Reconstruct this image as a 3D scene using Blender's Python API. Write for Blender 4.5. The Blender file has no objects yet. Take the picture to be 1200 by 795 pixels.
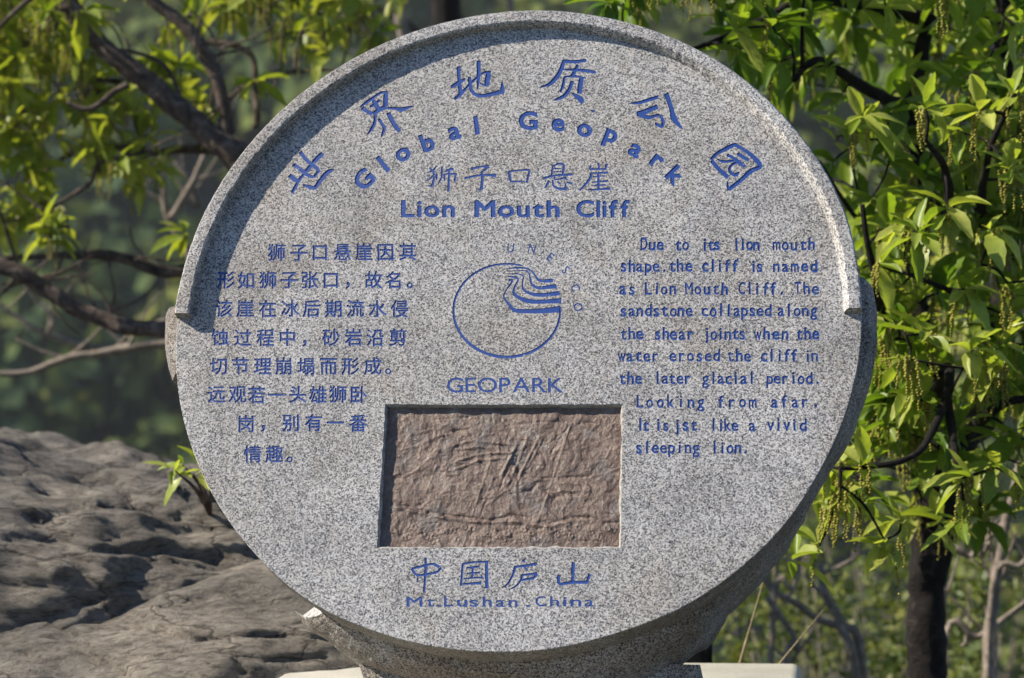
import bpy, bmesh, math, random
import numpy as np
from mathutils import Vector, Matrix, noise, geometry

# ------------------------------------------------------------------ camera, sky, sun, exposure
S = bpy.context.scene
COL = S.collection
CAMZ = 1.55
FPX = 2600.0                       # focal length in pixels of the 1200 px wide photograph
cam_d = bpy.data.cameras.new("camera")
cam = bpy.data.objects.new("camera", cam_d); COL.objects.link(cam)
cam.location = (0, 0, CAMZ); cam.rotation_euler = (math.radians(90), 0, 0)
cam_d.sensor_width = 36; cam_d.lens = 36 * FPX / 1200
cam_d.clip_end = 2000; cam_d.clip_start = 0.05
cam_d.dof.use_dof = True; cam_d.dof.focus_distance = 4.05; cam_d.dof.aperture_fstop = 3.5
cam_d.dof.aperture_blades = 9
S.camera = cam
SUN = Vector((-31.6, -1.8, 24.2)).normalized()
elev = math.asin(SUN.z); azim = math.atan2(SUN.x, SUN.y)
W = bpy.data.worlds.new("World"); S.world = W; W.use_nodes = True
wn = W.node_tree.nodes; sky = wn.new("ShaderNodeTexSky"); sky.sky_type = 'NISHITA'
sky.sun_disc = False; sky.sun_elevation = elev; sky.sun_rotation = azim
sky.air_density = 1.3; sky.dust_density = 0.3; sky.ozone_density = 2.0
tint = wn.new("ShaderNodeMix"); tint.data_type = 'RGBA'; tint.blend_type = 'MULTIPLY'; tint.inputs[0].default_value = 1.0
tint.inputs[7].default_value = (0.78, 0.94, 1.24, 1)
W.node_tree.links.new(sky.outputs[0], tint.inputs[6]); W.node_tree.links.new(tint.outputs[2], wn["Background"].inputs[0])
wn["Background"].inputs[1].default_value = 0.064
sun_d = bpy.data.lights.new("sun", 'SUN'); sun_d.energy = 5.0; sun_d.angle = math.radians(0.5)
sun_d.color = (1.0, 0.905, 0.76)
sun = bpy.data.objects.new("sun", sun_d); COL.objects.link(sun)
sun.rotation_euler = SUN.to_track_quat('Z', 'Y').to_euler()
S.view_settings.view_transform = 'Standard'; S.view_settings.look = 'None'
S.view_settings.exposure = 0.92; S.view_settings.gamma = 1; S.view_settings.use_curve_mapping = False
S.cycles.max_bounces = 8; S.cycles.transmission_bounces = 6; S.cycles.transparent_max_bounces = 8
S.cycles.sample_clamp_indirect = 4

rng = random.Random(7)
nrg = np.random.default_rng(11)

# ------------------------------------------------------------------ helpers
def P(px, py, y):
    """World point seen at photograph pixel (px,py), y metres in front of the camera."""
    return Vector(((px - 600) / FPX * y, y, CAMZ - (py - 397.5) / FPX * y))

def setp(o, label=None, cat=None, group=None, kind=None):
    if label: o['label'] = label
    if cat: o['category'] = cat
    if group: o['group'] = group
    if kind: o['kind'] = kind
    return o

def empty(name, loc, label=None, cat=None, group=None, rot=None):
    o = bpy.data.objects.new(name, None); COL.objects.link(o); o.location = loc
    o.empty_display_size = 0.1
    if rot is not None: o.rotation_euler = rot
    return setp(o, label, cat, group)

def mesh(name, v, f, mats, parent=None, smooth=False, midx=None, tint=None):
    me = bpy.data.meshes.new(name)
    me.from_pydata([tuple(p) for p in v], [], [tuple(q) for q in f])
    for m in (mats if isinstance(mats, (list, tuple)) else [mats]): me.materials.append(m)
    if midx is not None: me.polygons.foreach_set("material_index", np.asarray(midx, dtype=np.int32))
    if smooth: me.polygons.foreach_set("use_smooth", np.ones(len(me.polygons), dtype=bool))
    if tint is not None:
        a = me.attributes.new("tint", 'FLOAT', 'POINT'); a.data.foreach_set("value", np.asarray(tint, dtype=np.float32))
    me.update()
    o = bpy.data.objects.new(name, me); COL.objects.link(o)
    if parent: o.parent = parent
    return o

class MB:
    """Collects vertices, faces and a per-vertex tint for one mesh."""
    def __init__(s): s.v = []; s.f = []; s.t = []
    def add(s, v, f, t=0.5):
        b = len(s.v); s.v.extend(v); s.f.extend([tuple(i + b for i in q) for q in f]); s.t.extend([t] * len(v))
    def tube(s, pts, rad, n=8, t=0.5, rough=0.0):
        pts = [Vector(p) for p in pts]; b = len(s.v); k = len(pts)
        up = Vector((0.3, 0.9, 0.2))
        for i, p in enumerate(pts):
            d = (pts[min(i + 1, k - 1)] - pts[max(i - 1, 0)])
            if d.length < 1e-9: d = Vector((0, 0, 1))
            d.normalize()
            a = d.cross(up)
            if a.length < 1e-3: a = d.cross(Vector((1, 0, 0)))
            a.normalize(); c = d.cross(a); up = -a.cross(d) if False else up
            r = rad[i]
            for j in range(n):
                w = 2 * math.pi * j / n
                rr = r
                if rough: rr = r * (1 + rough * noise.noise(p * 9 / max(r * 12, .2) + Vector((math.cos(w), math.sin(w), i * .7)) * 1.3))
                s.v.append(p + (a * math.cos(w) + c * math.sin(w)) * rr); s.t.append(t)
        for i in range(k - 1):
            for j in range(n):
                q = (j + 1) % n
                s.f.append((b + i * n + j, b + i * n + q, b + (i + 1) * n + q, b + (i + 1) * n + j))
        s.f.append(tuple(b + j for j in reversed(range(n)))); s.f.append(tuple(b + (k - 1) * n + j for j in range(n)))
    def build(s, name, mat, parent=None, smooth=True):
        return mesh(name, s.v, s.f, mat, parent, smooth, tint=s.t)

def smooth_path(pts, rads, sub=6):
    """Catmull-Rom through points with radii."""
    n = len(pts); op = []; orr = []
    for i in range(n - 1):
        p0 = pts[max(i - 1, 0)]; p1 = pts[i]; p2 = pts[i + 1]; p3 = pts[min(i + 2, n - 1)]
        for k in range(sub):
            t = k / sub
            op.append(0.5 * ((2 * p1) + (p2 - p0) * t + (2 * p0 - 5 * p1 + 4 * p2 - p3) * t * t + (3 * p1 - p0 - 3 * p2 + p3) * t ** 3))
            orr.append(rads[i] * (1 - t) + rads[i + 1] * t)
    op.append(pts[-1]); orr.append(rads[-1])
    return op, orr

# ------------------------------------------------------------------ materials
def newmat(name):
    m = bpy.data.materials.new(name); m.use_nodes = True
    nt = m.node_tree; b = nt.nodes["Principled BSDF"]
    return m, nt, b
def N(nt, typ, **kw):
    n = nt.nodes.new(typ)
    for k, v in kw.items():
        if k.startswith("i_"): n.inputs[k[2:]].default_value = v
        else: setattr(n, k, v)
    return n
def ramp(nt, fac, stops, interp='LINEAR'):
    r = nt.nodes.new("ShaderNodeValToRGB"); r.color_ramp.interpolation = interp
    e = r.color_ramp.elements
    while len(e) < len(stops): e.new(0.5)
    for i, (p, c) in enumerate(stops):
        e[i].position = p; e[i].color = c if len(c) == 4 else (*c, 1)
    nt.links.new(fac, r.inputs[0]); return r.outputs[0]
def mix(nt, fac, a, b, mode='MIX'):
    m = nt.nodes.new("ShaderNodeMix"); m.data_type = 'RGBA'; m.blend_type = mode
    for sock, val in ((m.inputs[0], fac), (m.inputs[6], a), (m.inputs[7], b)):
        if hasattr(val, "links"): nt.links.new(val, sock)
        elif isinstance(val, (int, float)): sock.default_value = val
        else: sock.default_value = val if len(val) == 4 else (*val, 1)
    return m.outputs[2]
def coords(nt, kind="Object"):
    return N(nt, "ShaderNodeTexCoord").outputs[kind]
def noise_tex(nt, vec, scale, detail=4, rough=0.55, dist=0.0):
    n = N(nt, "ShaderNodeTexNoise"); n.inputs["Scale"].default_value = scale; n.inputs["Detail"].default_value = detail
    n.inputs["Roughness"].default_value = rough; n.inputs["Distortion"].default_value = dist
    nt.links.new(vec, n.inputs["Vector"]); return n.outputs["Fac"]
def bump(nt, b, height, strength, dist):
    u = N(nt, "ShaderNodeBump"); u.inputs["Strength"].default_value = strength; u.inputs["Distance"].default_value = dist
    nt.links.new(height, u.inputs["Height"]); nt.links.new(u.outputs[0], b.inputs["Normal"]); return u

def granite_color(nt, vec, light=1.0, stain=True):
    v = N(nt, "ShaderNodeTexVoronoi"); v.inputs["Scale"].default_value = 400; nt.links.new(vec, v.inputs["Vector"])
    wob = N(nt, "ShaderNodeTexNoise"); wob.inputs["Scale"].default_value = 420; wob.inputs["Detail"].default_value = 2
    nt.links.new(vec, wob.inputs["Vector"])
    sep = N(nt, "ShaderNodeSeparateColor"); nt.links.new(v.outputs["Color"], sep.inputs[0])
    md = N(nt, "ShaderNodeMath", operation='MULTIPLY_ADD'); nt.links.new(sep.outputs[0], md.inputs[0]); md.inputs[1].default_value = 0.62
    nt.links.new(wob.outputs["Fac"], md.inputs[2])
    sb = N(nt, "ShaderNodeMath", operation='SUBTRACT'); nt.links.new(md.outputs[0], sb.inputs[0]); sb.inputs[1].default_value = 0.30
    c = ramp(nt, sb.outputs[0], [(0.12, (0.024, 0.027, 0.038)), (0.27, (0.098, 0.102, 0.115)), (0.40, (0.222, 0.221, 0.22)),
                                 (0.58, (0.325, 0.322, 0.318)), (0.75, (0.50, 0.493, 0.485))])
    warm = noise_tex(nt, vec, 60, 2)
    c = mix(nt, ramp(nt, warm, [(0.45, (0, 0, 0)), (0.7, (0.5, 0.5, 0.5))]), c, (1.03, 0.97, 0.91), 'MULTIPLY')
    big = noise_tex(nt, vec, 7, 4, 0.6)
    c = mix(nt, 1.0, c, ramp(nt, big, [(0.3, (0.78, 0.775, 0.77)), (0.7, (1.10, 1.09, 1.08))]), 'MULTIPLY')
    if stain:
        st = noise_tex(nt, vec, 3.3, 7, 0.68, 0.6)
        c = mix(nt, ramp(nt, st, [(0.47, (0, 0, 0)), (0.70, (0.8, 0.8, 0.8))]), c, (0.78, 0.71, 0.62), 'MULTIPLY')
        mp = N(nt, "ShaderNodeMapping"); mp.inputs["Scale"].default_value = (1, 1, 0.10); nt.links.new(vec, mp.inputs[0])
        dr = noise_tex(nt, mp.outputs[0], 26, 5, 0.6, 0.3)
        c = mix(nt, ramp(nt, dr, [(0.56, (0, 0, 0)), (0.75, (0.6, 0.6, 0.6))]), c, (0.72, 0.69, 0.66), 'MULTIPLY')
    if light != 1.0:
        c = mix(nt, 1.0, c, (light, light, light), 'MULTIPLY')
    return c, sb.outputs[0]

def make_granite(name, light=1.0, rough=0.62, bumpd=0.0006, dirt_bounce=0.0):
    m, nt, b = newmat(name); vec = coords(nt)
    c, h = granite_color(nt, vec, light)
    if dirt_bounce:
        dn = noise_tex(nt, vec, 9, 7, 0.65, 0.4)
        c = mix(nt, ramp(nt, dn, [(0.40, (dirt_bounce, dirt_bounce, dirt_bounce)), (0.70, (0.35 * dirt_bounce, 0.35 * dirt_bounce, 0.35 * dirt_bounce))]), c, (0.40, 0.32, 0.235), 'MULTIPLY')
    nt.links.new(c, b.inputs["Base Color"]); b.inputs["Roughness"].default_value = rough
    b.inputs["Specular IOR Level"].default_value = 0.35
    f = noise_tex(nt, vec, 420, 3, 0.6); bump(nt, b, f, 0.55, bumpd)
    return m
GRANITE = make_granite("polished_granite", 1.0, 0.55, 0.0005)
GRANITE_R = make_granite("rough_granite", 0.95, 0.8, 0.0022, dirt_bounce=0.75)
GRANITE_E = make_granite("sawn_granite", 1.25, 0.75, 0.0012)
GRANITE_U = make_granite("bounce_toned_granite", 1.15, 0.85, 0.003, dirt_bounce=0.85)  # brown tone also carries warm bounced light painted on the undersides

def make_paint():
    m, nt, b = newmat("blue_paint"); vec = coords(nt)
    n1 = noise_tex(nt, vec, 160, 4, 0.65); n2 = noise_tex(nt, vec, 22, 3)
    col = mix(nt, n2, (0.004, 0.034, 0.175), (0.008, 0.055, 0.265))
    gc, _ = granite_color(nt, vec, 0.9, False)
    wear = N(nt, "ShaderNodeMath", operation='ADD'); nt.links.new(n1, wear.inputs[0])
    sc = N(nt, "ShaderNodeMath", operation='MULTIPLY'); nt.links.new(n2, sc.inputs[0]); sc.inputs[1].default_value = 0.35
    nt.links.new(sc.outputs[0], wear.inputs[1])
    k = ramp(nt, wear.outputs[0], [(0.82, (0, 0, 0)), (0.90, (0.8, 0.8, 0.8))])
    col = mix(nt, k, col, gc)
    nt.links.new(col, b.inputs["Base Color"]); b.inputs["Roughness"].default_value = 0.5
    bump(nt, b, noise_tex(nt, vec, 500, 2), 0.6, 0.0006)
    return m
PAINT = make_paint()

def make_plaque():
    m, nt, b = newmat("weathered_plaque"); vec = coords(nt)
    n1 = noise_tex(nt, vec, 14, 6, 0.65, 0.5); n2 = noise_tex(nt, vec, 150, 5, 0.7)
    c = ramp(nt, n1, [(0.28, (0.17, 0.155, 0.145)), (0.46, (0.125, 0.078, 0.056)), (0.58, (0.18, 0.122, 0.09)), (0.70, (0.24, 0.215, 0.195))])
    c = mix(nt, ramp(nt, n2, [(0.35, (0.75, 0.75, 0.75)), (0.62, (0, 0, 0))]), c, (0.45, 0.40, 0.36), 'MULTIPLY')
    c = mix(nt, ramp(nt, n2, [(0.62, (0, 0, 0)), (0.76, (0.6, 0.6, 0.6))]), c, (0.50, 0.47, 0.44))
    nt.links.new(c, b.inputs["Base Color"]); b.inputs["Roughness"].default_value = 0.40
    b.inputs["Specular IOR Level"].default_value = 0.5
    bump(nt, b, n2, 0.9, 0.0028); return m
PLAQUE = make_plaque()

def make_concrete():
    m, nt, b = newmat("pale_concrete"); vec = coords(nt)
    n1 = noise_tex(nt, vec, 9, 6, 0.6); n2 = noise_tex(nt, vec, 190, 3, 0.7)
    c = ramp(nt, n1, [(0.3, (0.36, 0.345, 0.29)), (0.7, (0.50, 0.48, 0.41))])
    c = mix(nt, ramp(nt, n2, [(0.3, (0.7, 0.7, 0.7)), (0.55, (0, 0, 0))]), c, (0.7, 0.67, 0.62), 'MULTIPLY')
    nt.links.new(c, b.inputs["Base Color"]); b.inputs["Roughness"].default_value = 0.85
    bump(nt, b, n2, 0.5, 0.002); return m
CONCRETE = make_concrete()
def make_mortar():
    m, nt, b = newmat("grey_mortar"); vec = coords(nt); n = noise_tex(nt, vec, 120, 5, 0.7)
    nt.links.new(ramp(nt, n, [(0.32, (0.16, 0.15, 0.135)), (0.58, (0.42, 0.395, 0.36))]), b.inputs["Base Color"]); b.inputs["Roughness"].default_value = 0.9
    bump(nt, b, n, 1.0, 0.004); return m
MORTAR = make_mortar()

def make_rock(name, dark, mid, light, lich):
    m, nt, b = newmat(name); vec = coords(nt)
    mp = N(nt, "ShaderNodeMapping"); mp.inputs["Rotation"].default_value = (0, math.radians(-22), 0); mp.inputs["Scale"].default_value = (0.45, 1, 1.5)
    nt.links.new(vec, mp.inputs[0])
    n1 = noise_tex(nt, mp.outputs[0], 9, 12, 0.72, 0.9); n2 = noise_tex(nt, mp.outputs[0], 60, 10, 0.75, 0.3); n3 = noise_tex(nt, vec, 3.0, 5, 0.6, 0.5)
    c = ramp(nt, n1, [(0.34, dark), (0.5, mid), (0.66, light)])
    c = mix(nt, ramp(nt, n2, [(0.36, (1, 1, 1)), (0.54, (0, 0, 0))]), c, (0.36, 0.35, 0.35), 'MULTIPLY')
    c = mix(nt, ramp(nt, n2, [(0.58, (0, 0, 0)), (0.76, (0.55, 0.55, 0.55))]), c, lich)
    c = mix(nt, 1.0, c, ramp(nt, n3, [(0.38, (0.60, 0.60, 0.62)), (0.62, (1.12, 1.07, 1.02))]), 'MULTIPLY')
    wv = N(nt, "ShaderNodeTexNoise"); wv.inputs["Scale"].default_value = 4; wv.inputs["Detail"].default_value = 6; nt.links.new(mp.outputs[0], wv.inputs["Vector"])
    wa = N(nt, "ShaderNodeVectorMath", operation='MULTIPLY_ADD'); nt.links.new(wv.outputs["Color"], wa.inputs[0]); wa.inputs[1].default_value = (.5, .5, .3); nt.links.new(mp.outputs[0], wa.inputs[2])
    vo = N(nt, "ShaderNodeTexVoronoi", feature='DISTANCE_TO_EDGE'); vo.inputs["Scale"].default_value = 4.0; nt.links.new(wa.outputs[0], vo.inputs["Vector"])
    ck = ramp(nt, vo.outputs["Distance"], [(0.0, (0, 0, 0)), (0.022, (1, 1, 1))])
    c = mix(nt, 1.0, c, ramp(nt, vo.outputs["Distance"], [(0.0, (0.35, 0.34, 0.33)), (0.016, (1, 1, 1))]), 'MULTIPLY')
    nt.links.new(c, b.inputs["Base Color"]); b.inputs["Roughness"].default_value = 0.85; b.inputs["Specular IOR Level"].default_value = 0.25
    n4 = noise_tex(nt, vec, 160, 6, 0.75); ad = N(nt, "ShaderNodeMath", operation='ADD'); nt.links.new(n1, ad.inputs[0]); nt.links.new(n2, ad.inputs[1])
    a2 = N(nt, "ShaderNodeMath", operation='MULTIPLY_ADD'); nt.links.new(n4, a2.inputs[0]); a2.inputs[1].default_value = 0.7; nt.links.new(ad.outputs[0], a2.inputs[2])
    a3 = N(nt, "ShaderNodeMath", operation='MULTIPLY_ADD'); nt.links.new(ck, a3.inputs[0]); a3.inputs[1].default_value = 0.35; nt.links.new(a2.outputs[0], a3.inputs[2])
    bump(nt, b, a3.outputs[0], 1.0, 0.03); return m
ROCK_D = make_rock("dark_rough_rock", (0.15, 0.142, 0.128), (0.32, 0.298, 0.262), (0.46, 0.43, 0.38), (0.52, 0.50, 0.45))
ROCK_L = make_rock("smooth_rock", (0.23, 0.212, 0.185), (0.38, 0.35, 0.30), (0.48, 0.445, 0.385), (0.52, 0.49, 0.43))

def make_bark(name, a, bb, light, sc=22):
    m, nt, b = newmat(name); vec = coords(nt)
    n1 = noise_tex(nt, vec, sc, 7, 0.7, 0.6); n2 = noise_tex(nt, vec, 5, 4, 0.6)
    c = ramp(nt, n1, [(0.32, a), (0.55, bb), (0.75, light)])
    c = mix(nt, 1.0, c, ramp(nt, n2, [(0.3, (0.7, 0.7, 0.7)), (0.7, (1.15, 1.12, 1.08))]), 'MULTIPLY')
    nt.links.new(c, b.inputs["Base Color"]); b.inputs["Roughness"].default_value = 0.9; b.inputs["Specular IOR Level"].default_value = 0.2
    bump(nt, b, n1, 0.9, 0.02); return m
BARK = make_bark("oak_bark", (0.028, 0.021, 0.018), (0.11, 0.083, 0.067), (0.34, 0.285, 0.24))
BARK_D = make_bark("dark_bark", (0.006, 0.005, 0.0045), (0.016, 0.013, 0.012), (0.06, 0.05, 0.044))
TWIG = make_bark("dry_twig", (0.17, 0.14, 0.115), (0.30, 0.255, 0.215), (0.42, 0.37, 0.32), 40)

def make_leaf(name, c0, c1, c2, trans=0.42, tsat=(1.25, 1.25, 0.35)):
    m, nt, b = newmat(name)
    at = N(nt, "ShaderNodeAttribute", attribute_name="tint"); vec = coords(nt)
    c = ramp(nt, at.outputs["Fac"], [(0.0, c0), (0.5, c1), (1.0, c2)])
    n1 = noise_tex(nt, vec, 70, 3)
    c = mix(nt, 1.0, c, ramp(nt, n1, [(0.3, (0.82, 0.84, 0.8)), (0.7, (1.15, 1.12, 1.1))]), 'MULTIPLY')
    nt.links.new(c, b.inputs["Base Color"]); b.inputs["Roughness"].default_value = 0.42; b.inputs["Specular IOR Level"].default_value = 0.4
    tr = N(nt, "ShaderNodeBsdfTranslucent"); nt.links.new(mix(nt, 1.0, c, tsat, 'MULTIPLY'), tr.inputs[0])
    mx = N(nt, "ShaderNodeMixShader"); mx.inputs[0].default_value = trans
    nt.links.new(b.outputs[0], mx.inputs[1]); nt.links.new(tr.outputs[0], mx.inputs[2])
    nt.links.new(mx.outputs[0], nt.nodes["Material Output"].inputs[0]); return m
LEAF = make_leaf("oak_leaf", (0.06, 0.13, 0.012), (0.19, 0.265, 0.028), (0.38, 0.41, 0.09), 0.42, (1.5, 1.6, 0.6))
LEAF_Y = make_leaf("young_leaf", (0.11, 0.18, 0.02), (0.21, 0.27, 0.035), (0.33, 0.36, 0.08), 0.45, (1.5, 1.45, 0.5))
CATKIN = make_leaf("oak_catkin", (0.20, 0.20, 0.03), (0.30, 0.28, 0.045), (0.40, 0.36, 0.07), 0.3, (1.2, 1.1, 0.5))
BUSH = make_leaf("bush_leaf", (0.05, 0.085, 0.018), (0.10, 0.135, 0.028), (0.19, 0.20, 0.05), 0.35, (1.3, 1.3, 0.5))
FOREST = make_leaf("forest_leaf", (0.045, 0.075, 0.038), (0.11, 0.145, 0.042), (0.30, 0.29, 0.07), 0.2, (1.2, 1.2, 0.6))
FOREST.node_tree.nodes["Principled BSDF"].inputs["Roughness"].default_value = 0.9; FOREST.node_tree.nodes["Principled BSDF"].inputs["Specular IOR Level"].default_value = 0.05
STRAW = make_bark("dry_straw", (0.30, 0.24, 0.14), (0.42, 0.34, 0.2), (0.5, 0.43, 0.28), 60)

def make_ground():
    m, nt, b = newmat("hill_ground"); vec = coords(nt)
    n1 = noise_tex(nt, vec, 1.1, 8, 0.65); n2 = noise_tex(nt, vec, 11, 6, 0.7)
    c = ramp(nt, n1, [(0.35, (0.03, 0.036, 0.016)), (0.52, (0.065, 0.062, 0.036)), (0.7, (0.13, 0.11, 0.08))])
    c = mix(nt, 0.6, c, ramp(nt, n2, [(0.3, (0.5, 0.5, 0.5)), (0.7, (1.3, 1.3, 1.3))]), 'MULTIPLY')
    nt.links.new(c, b.inputs["Base Color"]); b.inputs["Roughness"].default_value = 0.95
    bump(nt, b, n2, 0.8, 0.04); return m
GROUND = make_ground()

# ------------------------------------------------------------------ ground and far hillside: one sheet
def ground_z(x, y):
    if y < 5.2: z = 0.0
    elif y < 60: t = (y - 5.2); z = -0.42 * t
    else:
        z = -0.42 * 54.8 + (y - 60) * 0.62 * min(1, (y - 60) / 30)
    z += 1.6 * max(0, min(1, (y - 9) / 25)) * noise.noise(Vector((x * .05, y * .05, 0))) * 2
    z += 0.06 * noise.noise(Vector((x * .9, y * .9, 3)))
    return z
xs = sorted(set(list(np.linspace(-80, 80, 41)) + list(np.linspace(-40, 40, 54)) + list(np.linspace(-6, 6, 25))))
ys = sorted(set(list(np.linspace(-25, 0, 12)) + list(np.linspace(0, 14, 43)) + list(np.linspace(14, 200, 63)) + [206, 212]))
gv = [(x, y, ground_z(x, y)) for y in ys for x in xs]; nx = len(xs)
gf = [(j * nx + i, j * nx + i + 1, (j + 1) * nx + i + 1, (j + 1) * nx + i) for j in range(len(ys) - 1) for i in range(nx - 1)]
setp(mesh("ground", gv, gf, GROUND, smooth=True), "earthy slope dropping behind the stone sign and rising as a far hillside", None, None, "structure")

# ------------------------------------------------------------------ stone sign: frame of the face
TH, PS, RO = math.radians(22.6526), math.radians(-8.2418), math.radians(-0.79)
c_, s_ = math.cos, math.sin
Rz = np.array([[c_(PS), -s_(PS), 0], [s_(PS), c_(PS), 0], [0, 0, 1]])
Rx = np.array([[1, 0, 0], [0, c_(TH), s_(TH)], [0, -s_(TH), c_(TH)]])
Ry = np.array([[c_(RO), 0, s_(RO)], [0, 1, 0], [-s_(RO), 0, c_(RO)]])
MF = Rz @ Rx @ Ry
CF = np.array([0.0000558, 4.06, 0.0416379])        # centre of the face relative to the camera
RAD = 0.63092; RIMH = 0.023
def face(px, py, h=0.0):
    """photograph pixel -> (x,z) in the plane of the face, h metres proud of it"""
    d = np.array([(px - 600) / FPX, 1.0, -(py - 397.5) / FPX]); dl = d @ MF; o = -CF @ MF
    t = (-h - o[1]) / dl[1]; q = o + dl * t
    return q[0], q[2]
BASE = np.array([0.0, 0.16, -0.70])               # local point that becomes the thing's origin
root_w = CF + MF @ BASE + np.array([0, 0, CAMZ])
sign = empty("stone_sign", root_w, "round grey granite sign with blue carved Chinese and English lettering, leaning back on a plinth", "sign",
             rot=Matrix(MF.tolist()).to_euler())
def L(x, y, z): return (x - BASE[0], y - BASE[1], z - BASE[2])

# ---- outline of the face (measured, nearly circular)
face_px = [(206.6,376),(207.5,417),(209,451),(211,472),(223,515),(239,558),(261,599),(286,633),(315,665),(339,687),(351,699),(382,716),(440,739),(495,754),(550,761),(605,762),(646,760),(693,748),(747,732),(800,712),(840,687),(880,655),(907,629),(931,603),(942,577),(966,539),(992,477),(1004,429),(1009,395)]
rim_px = [(206,369),(212,330),(300.4,159.7),(365.3,100),(570,17),(600,12.5),(630,11.8),(840,71),(902,120),(930,152),(955,183),(973,210),(985,235.5),(1006.7,330),(1008.7,350)]
pol = []
for p in face_px: x, z = face(*p); pol.append((math.atan2(z, x), math.hypot(x, z)))
for p in rim_px: x, z = face(*p, RIMH); pol.append((math.atan2(z, x), math.hypot(x, z)))
pol.sort(); pa = np.array([a for a, r in pol]); pr = np.array([r for a, r in pol])
def r_out(a, k=0.75):
    a = (a + math.pi) % (2 * math.pi) - math.pi
    w = np.exp(-((((pa - a + math.pi) % (2 * math.pi)) - math.pi) / 0.11) ** 2)
    return RAD + k * float((w * (pr - RAD)).sum() / (w.sum() + 0.25))

# ------------------------------------------------------------------ carved lettering outlines, in photograph pixels
CONT = []                                           # (block id, [(px,py)...])
def stroke_poly(pts):
    """variable-width brush stroke -> list of convex-ish polygons"""
    P2 = []
    n = len(pts)
    dense = []
    for i in range(n - 1):
        p0 = pts[max(i - 1, 0)]; p1 = pts[i]; p2 = pts[i + 1]; p3 = pts[min(i + 2, n - 1)]
        k = 4 if n > 2 else 2
        for q in range(k):
            t = q / k; o = []
            for d in range(3):
                if d == 2: o.append(p1[2] * (1 - t) + p2[2] * t)
                else: o.append(0.5 * (2 * p1[d] + (p2[d] - p0[d]) * t * 1 + (2 * p0[d] - 5 * p1[d] + 4 * p2[d] - p3[d]) * t * t + (3 * p1[d] - p0[d] - 3 * p2[d] + p3[d]) * t ** 3))
            dense.append(o)
    dense.append(list(pts[-1]))
    lt, rt = [], []
    m = len(dense)
    for i, (x, y, w) in enumerate(dense):
        a = dense[max(i - 1, 0)]; b = dense[min(i + 1, m - 1)]
        dx, dy = b[0] - a[0], b[1] - a[1]; l = math.hypot(dx, dy) or 1
        nx_, ny_ = -dy / l, dx / l
        e = 1 + 0.10 * (rng.random() - .5)
        lt.append((x + nx_ * w / 2 * e, y + ny_ * w / 2 * e)); rt.append((x - nx_ * w / 2 * e, y - ny_ * w / 2 * e))
    segs = []
    for i in range(m - 1):                          # quads overlap at their shared edge only; the union is taken by winding
        q = [lt[i], lt[i + 1], rt[i + 1], rt[i]]
        ar = sum(q[k][0] * q[(k + 1) % 4][1] - q[(k + 1) % 4][0] * q[k][1] for k in range(4))
        if abs(ar) > 1e-4: segs.append(q if ar > 0 else q[::-1])
    return segs
def strokes(block, ox, oy, k, lst, wk=1.0):
    if block == 'title': block = 'title/%d' % ox
    for s in lst:
        p = [(ox + x / k, oy + y / k, w / k * wk) for (x, y, w) in s]
        for q in stroke_poly(p): CONT.append((block, q))
K = 1192 / 120
strokes('title', 330, 160, K, [
 [(215,180,50),(290,275,42),(370,340,46),(435,395,40)], [(438,392,36),(375,478,36)],
 [(480,200,52),(420,250,55),(360,320,46),(300,390,50),(250,450,32),(195,520,48)],
 [(140,325,45),(230,395,50),(290,445,40),(372,476,36)], [(90,450,50),(150,500,55),(195,520,45)],
 [(195,520,35),(165,580,40),(120,660,38)], [(250,565,25),(330,590,45),(390,605,42)], [(380,610,40),(470,490,55),(545,410,52),(612,390,22)]])
strokes('title', 400, 90, K, [
 [(212,355,12),(300,295,40),(400,225,32),(470,185,32),(545,180,20)], [(520,178,50),(515,270,60),(520,345,55)],
 [(240,360,55),(300,405,42),(360,435,50)], [(365,440,45),(440,385,60),(530,350,50)],
 [(365,270,30),(400,320,60),(430,370,50)], [(330,355,25),(390,320,40),(450,270,30)],
 [(530,368,26),(630,372,36),(690,385,55),(760,365,40),(850,342,6)], [(395,430,35),(390,520,35),(360,600,45),(290,685,6)],
 [(435,490,36),(480,560,35),(500,600,45),(485,650,35),(462,710,6)], [(545,420,55),(590,510,50),(640,590,55),(682,642,42)]])
strokes('title', 500, 60, K, [
 [(370,180,48),(375,300,42),(385,400,46),(395,495,50)], [(285,420,42),(370,370,50),(450,325,28)],
 [(325,562,32),(400,495,52),(460,430,26),(550,340,30),(650,260,26),(750,240,22)], [(722,243,50),(710,320,70),(695,412,50)],
 [(695,405,30),(640,385,20),(618,362,6)], [(605,112,50),(603,300,46),(592,440,14)],
 [(498,300,36),(505,390,40),(530,470,42),(600,518,42),(720,510,46),(840,482,52),(905,478,30)], [(890,485,42),(880,430,52),(880,352,6)]])
strokes('title', 610, 60, K, [
 [(485,115,40),(630,125,42),(765,108,38)], [(500,115,42),(480,195,50),(430,290,55),(360,370,52),(300,400,32),(215,425,6)],
 [(485,215,14),(620,220,30),(760,228,40),(875,250,36)], [(670,160,40),(630,240,46),(590,300,40)],
 [(510,302,28),(500,380,40),(462,480,24)], [(508,300,20),(640,295,30),(762,315,12)], [(710,310,55),(695,400,60),(685,497,52)],
 [(602,350,45),(570,440,46),(510,520,46),(440,555,36),(370,575,6)], [(600,490,10),(650,525,50),(705,568,72),(715,612,30)],
 [(812,683,6),(835,697,24),(862,708,28)]])
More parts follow.
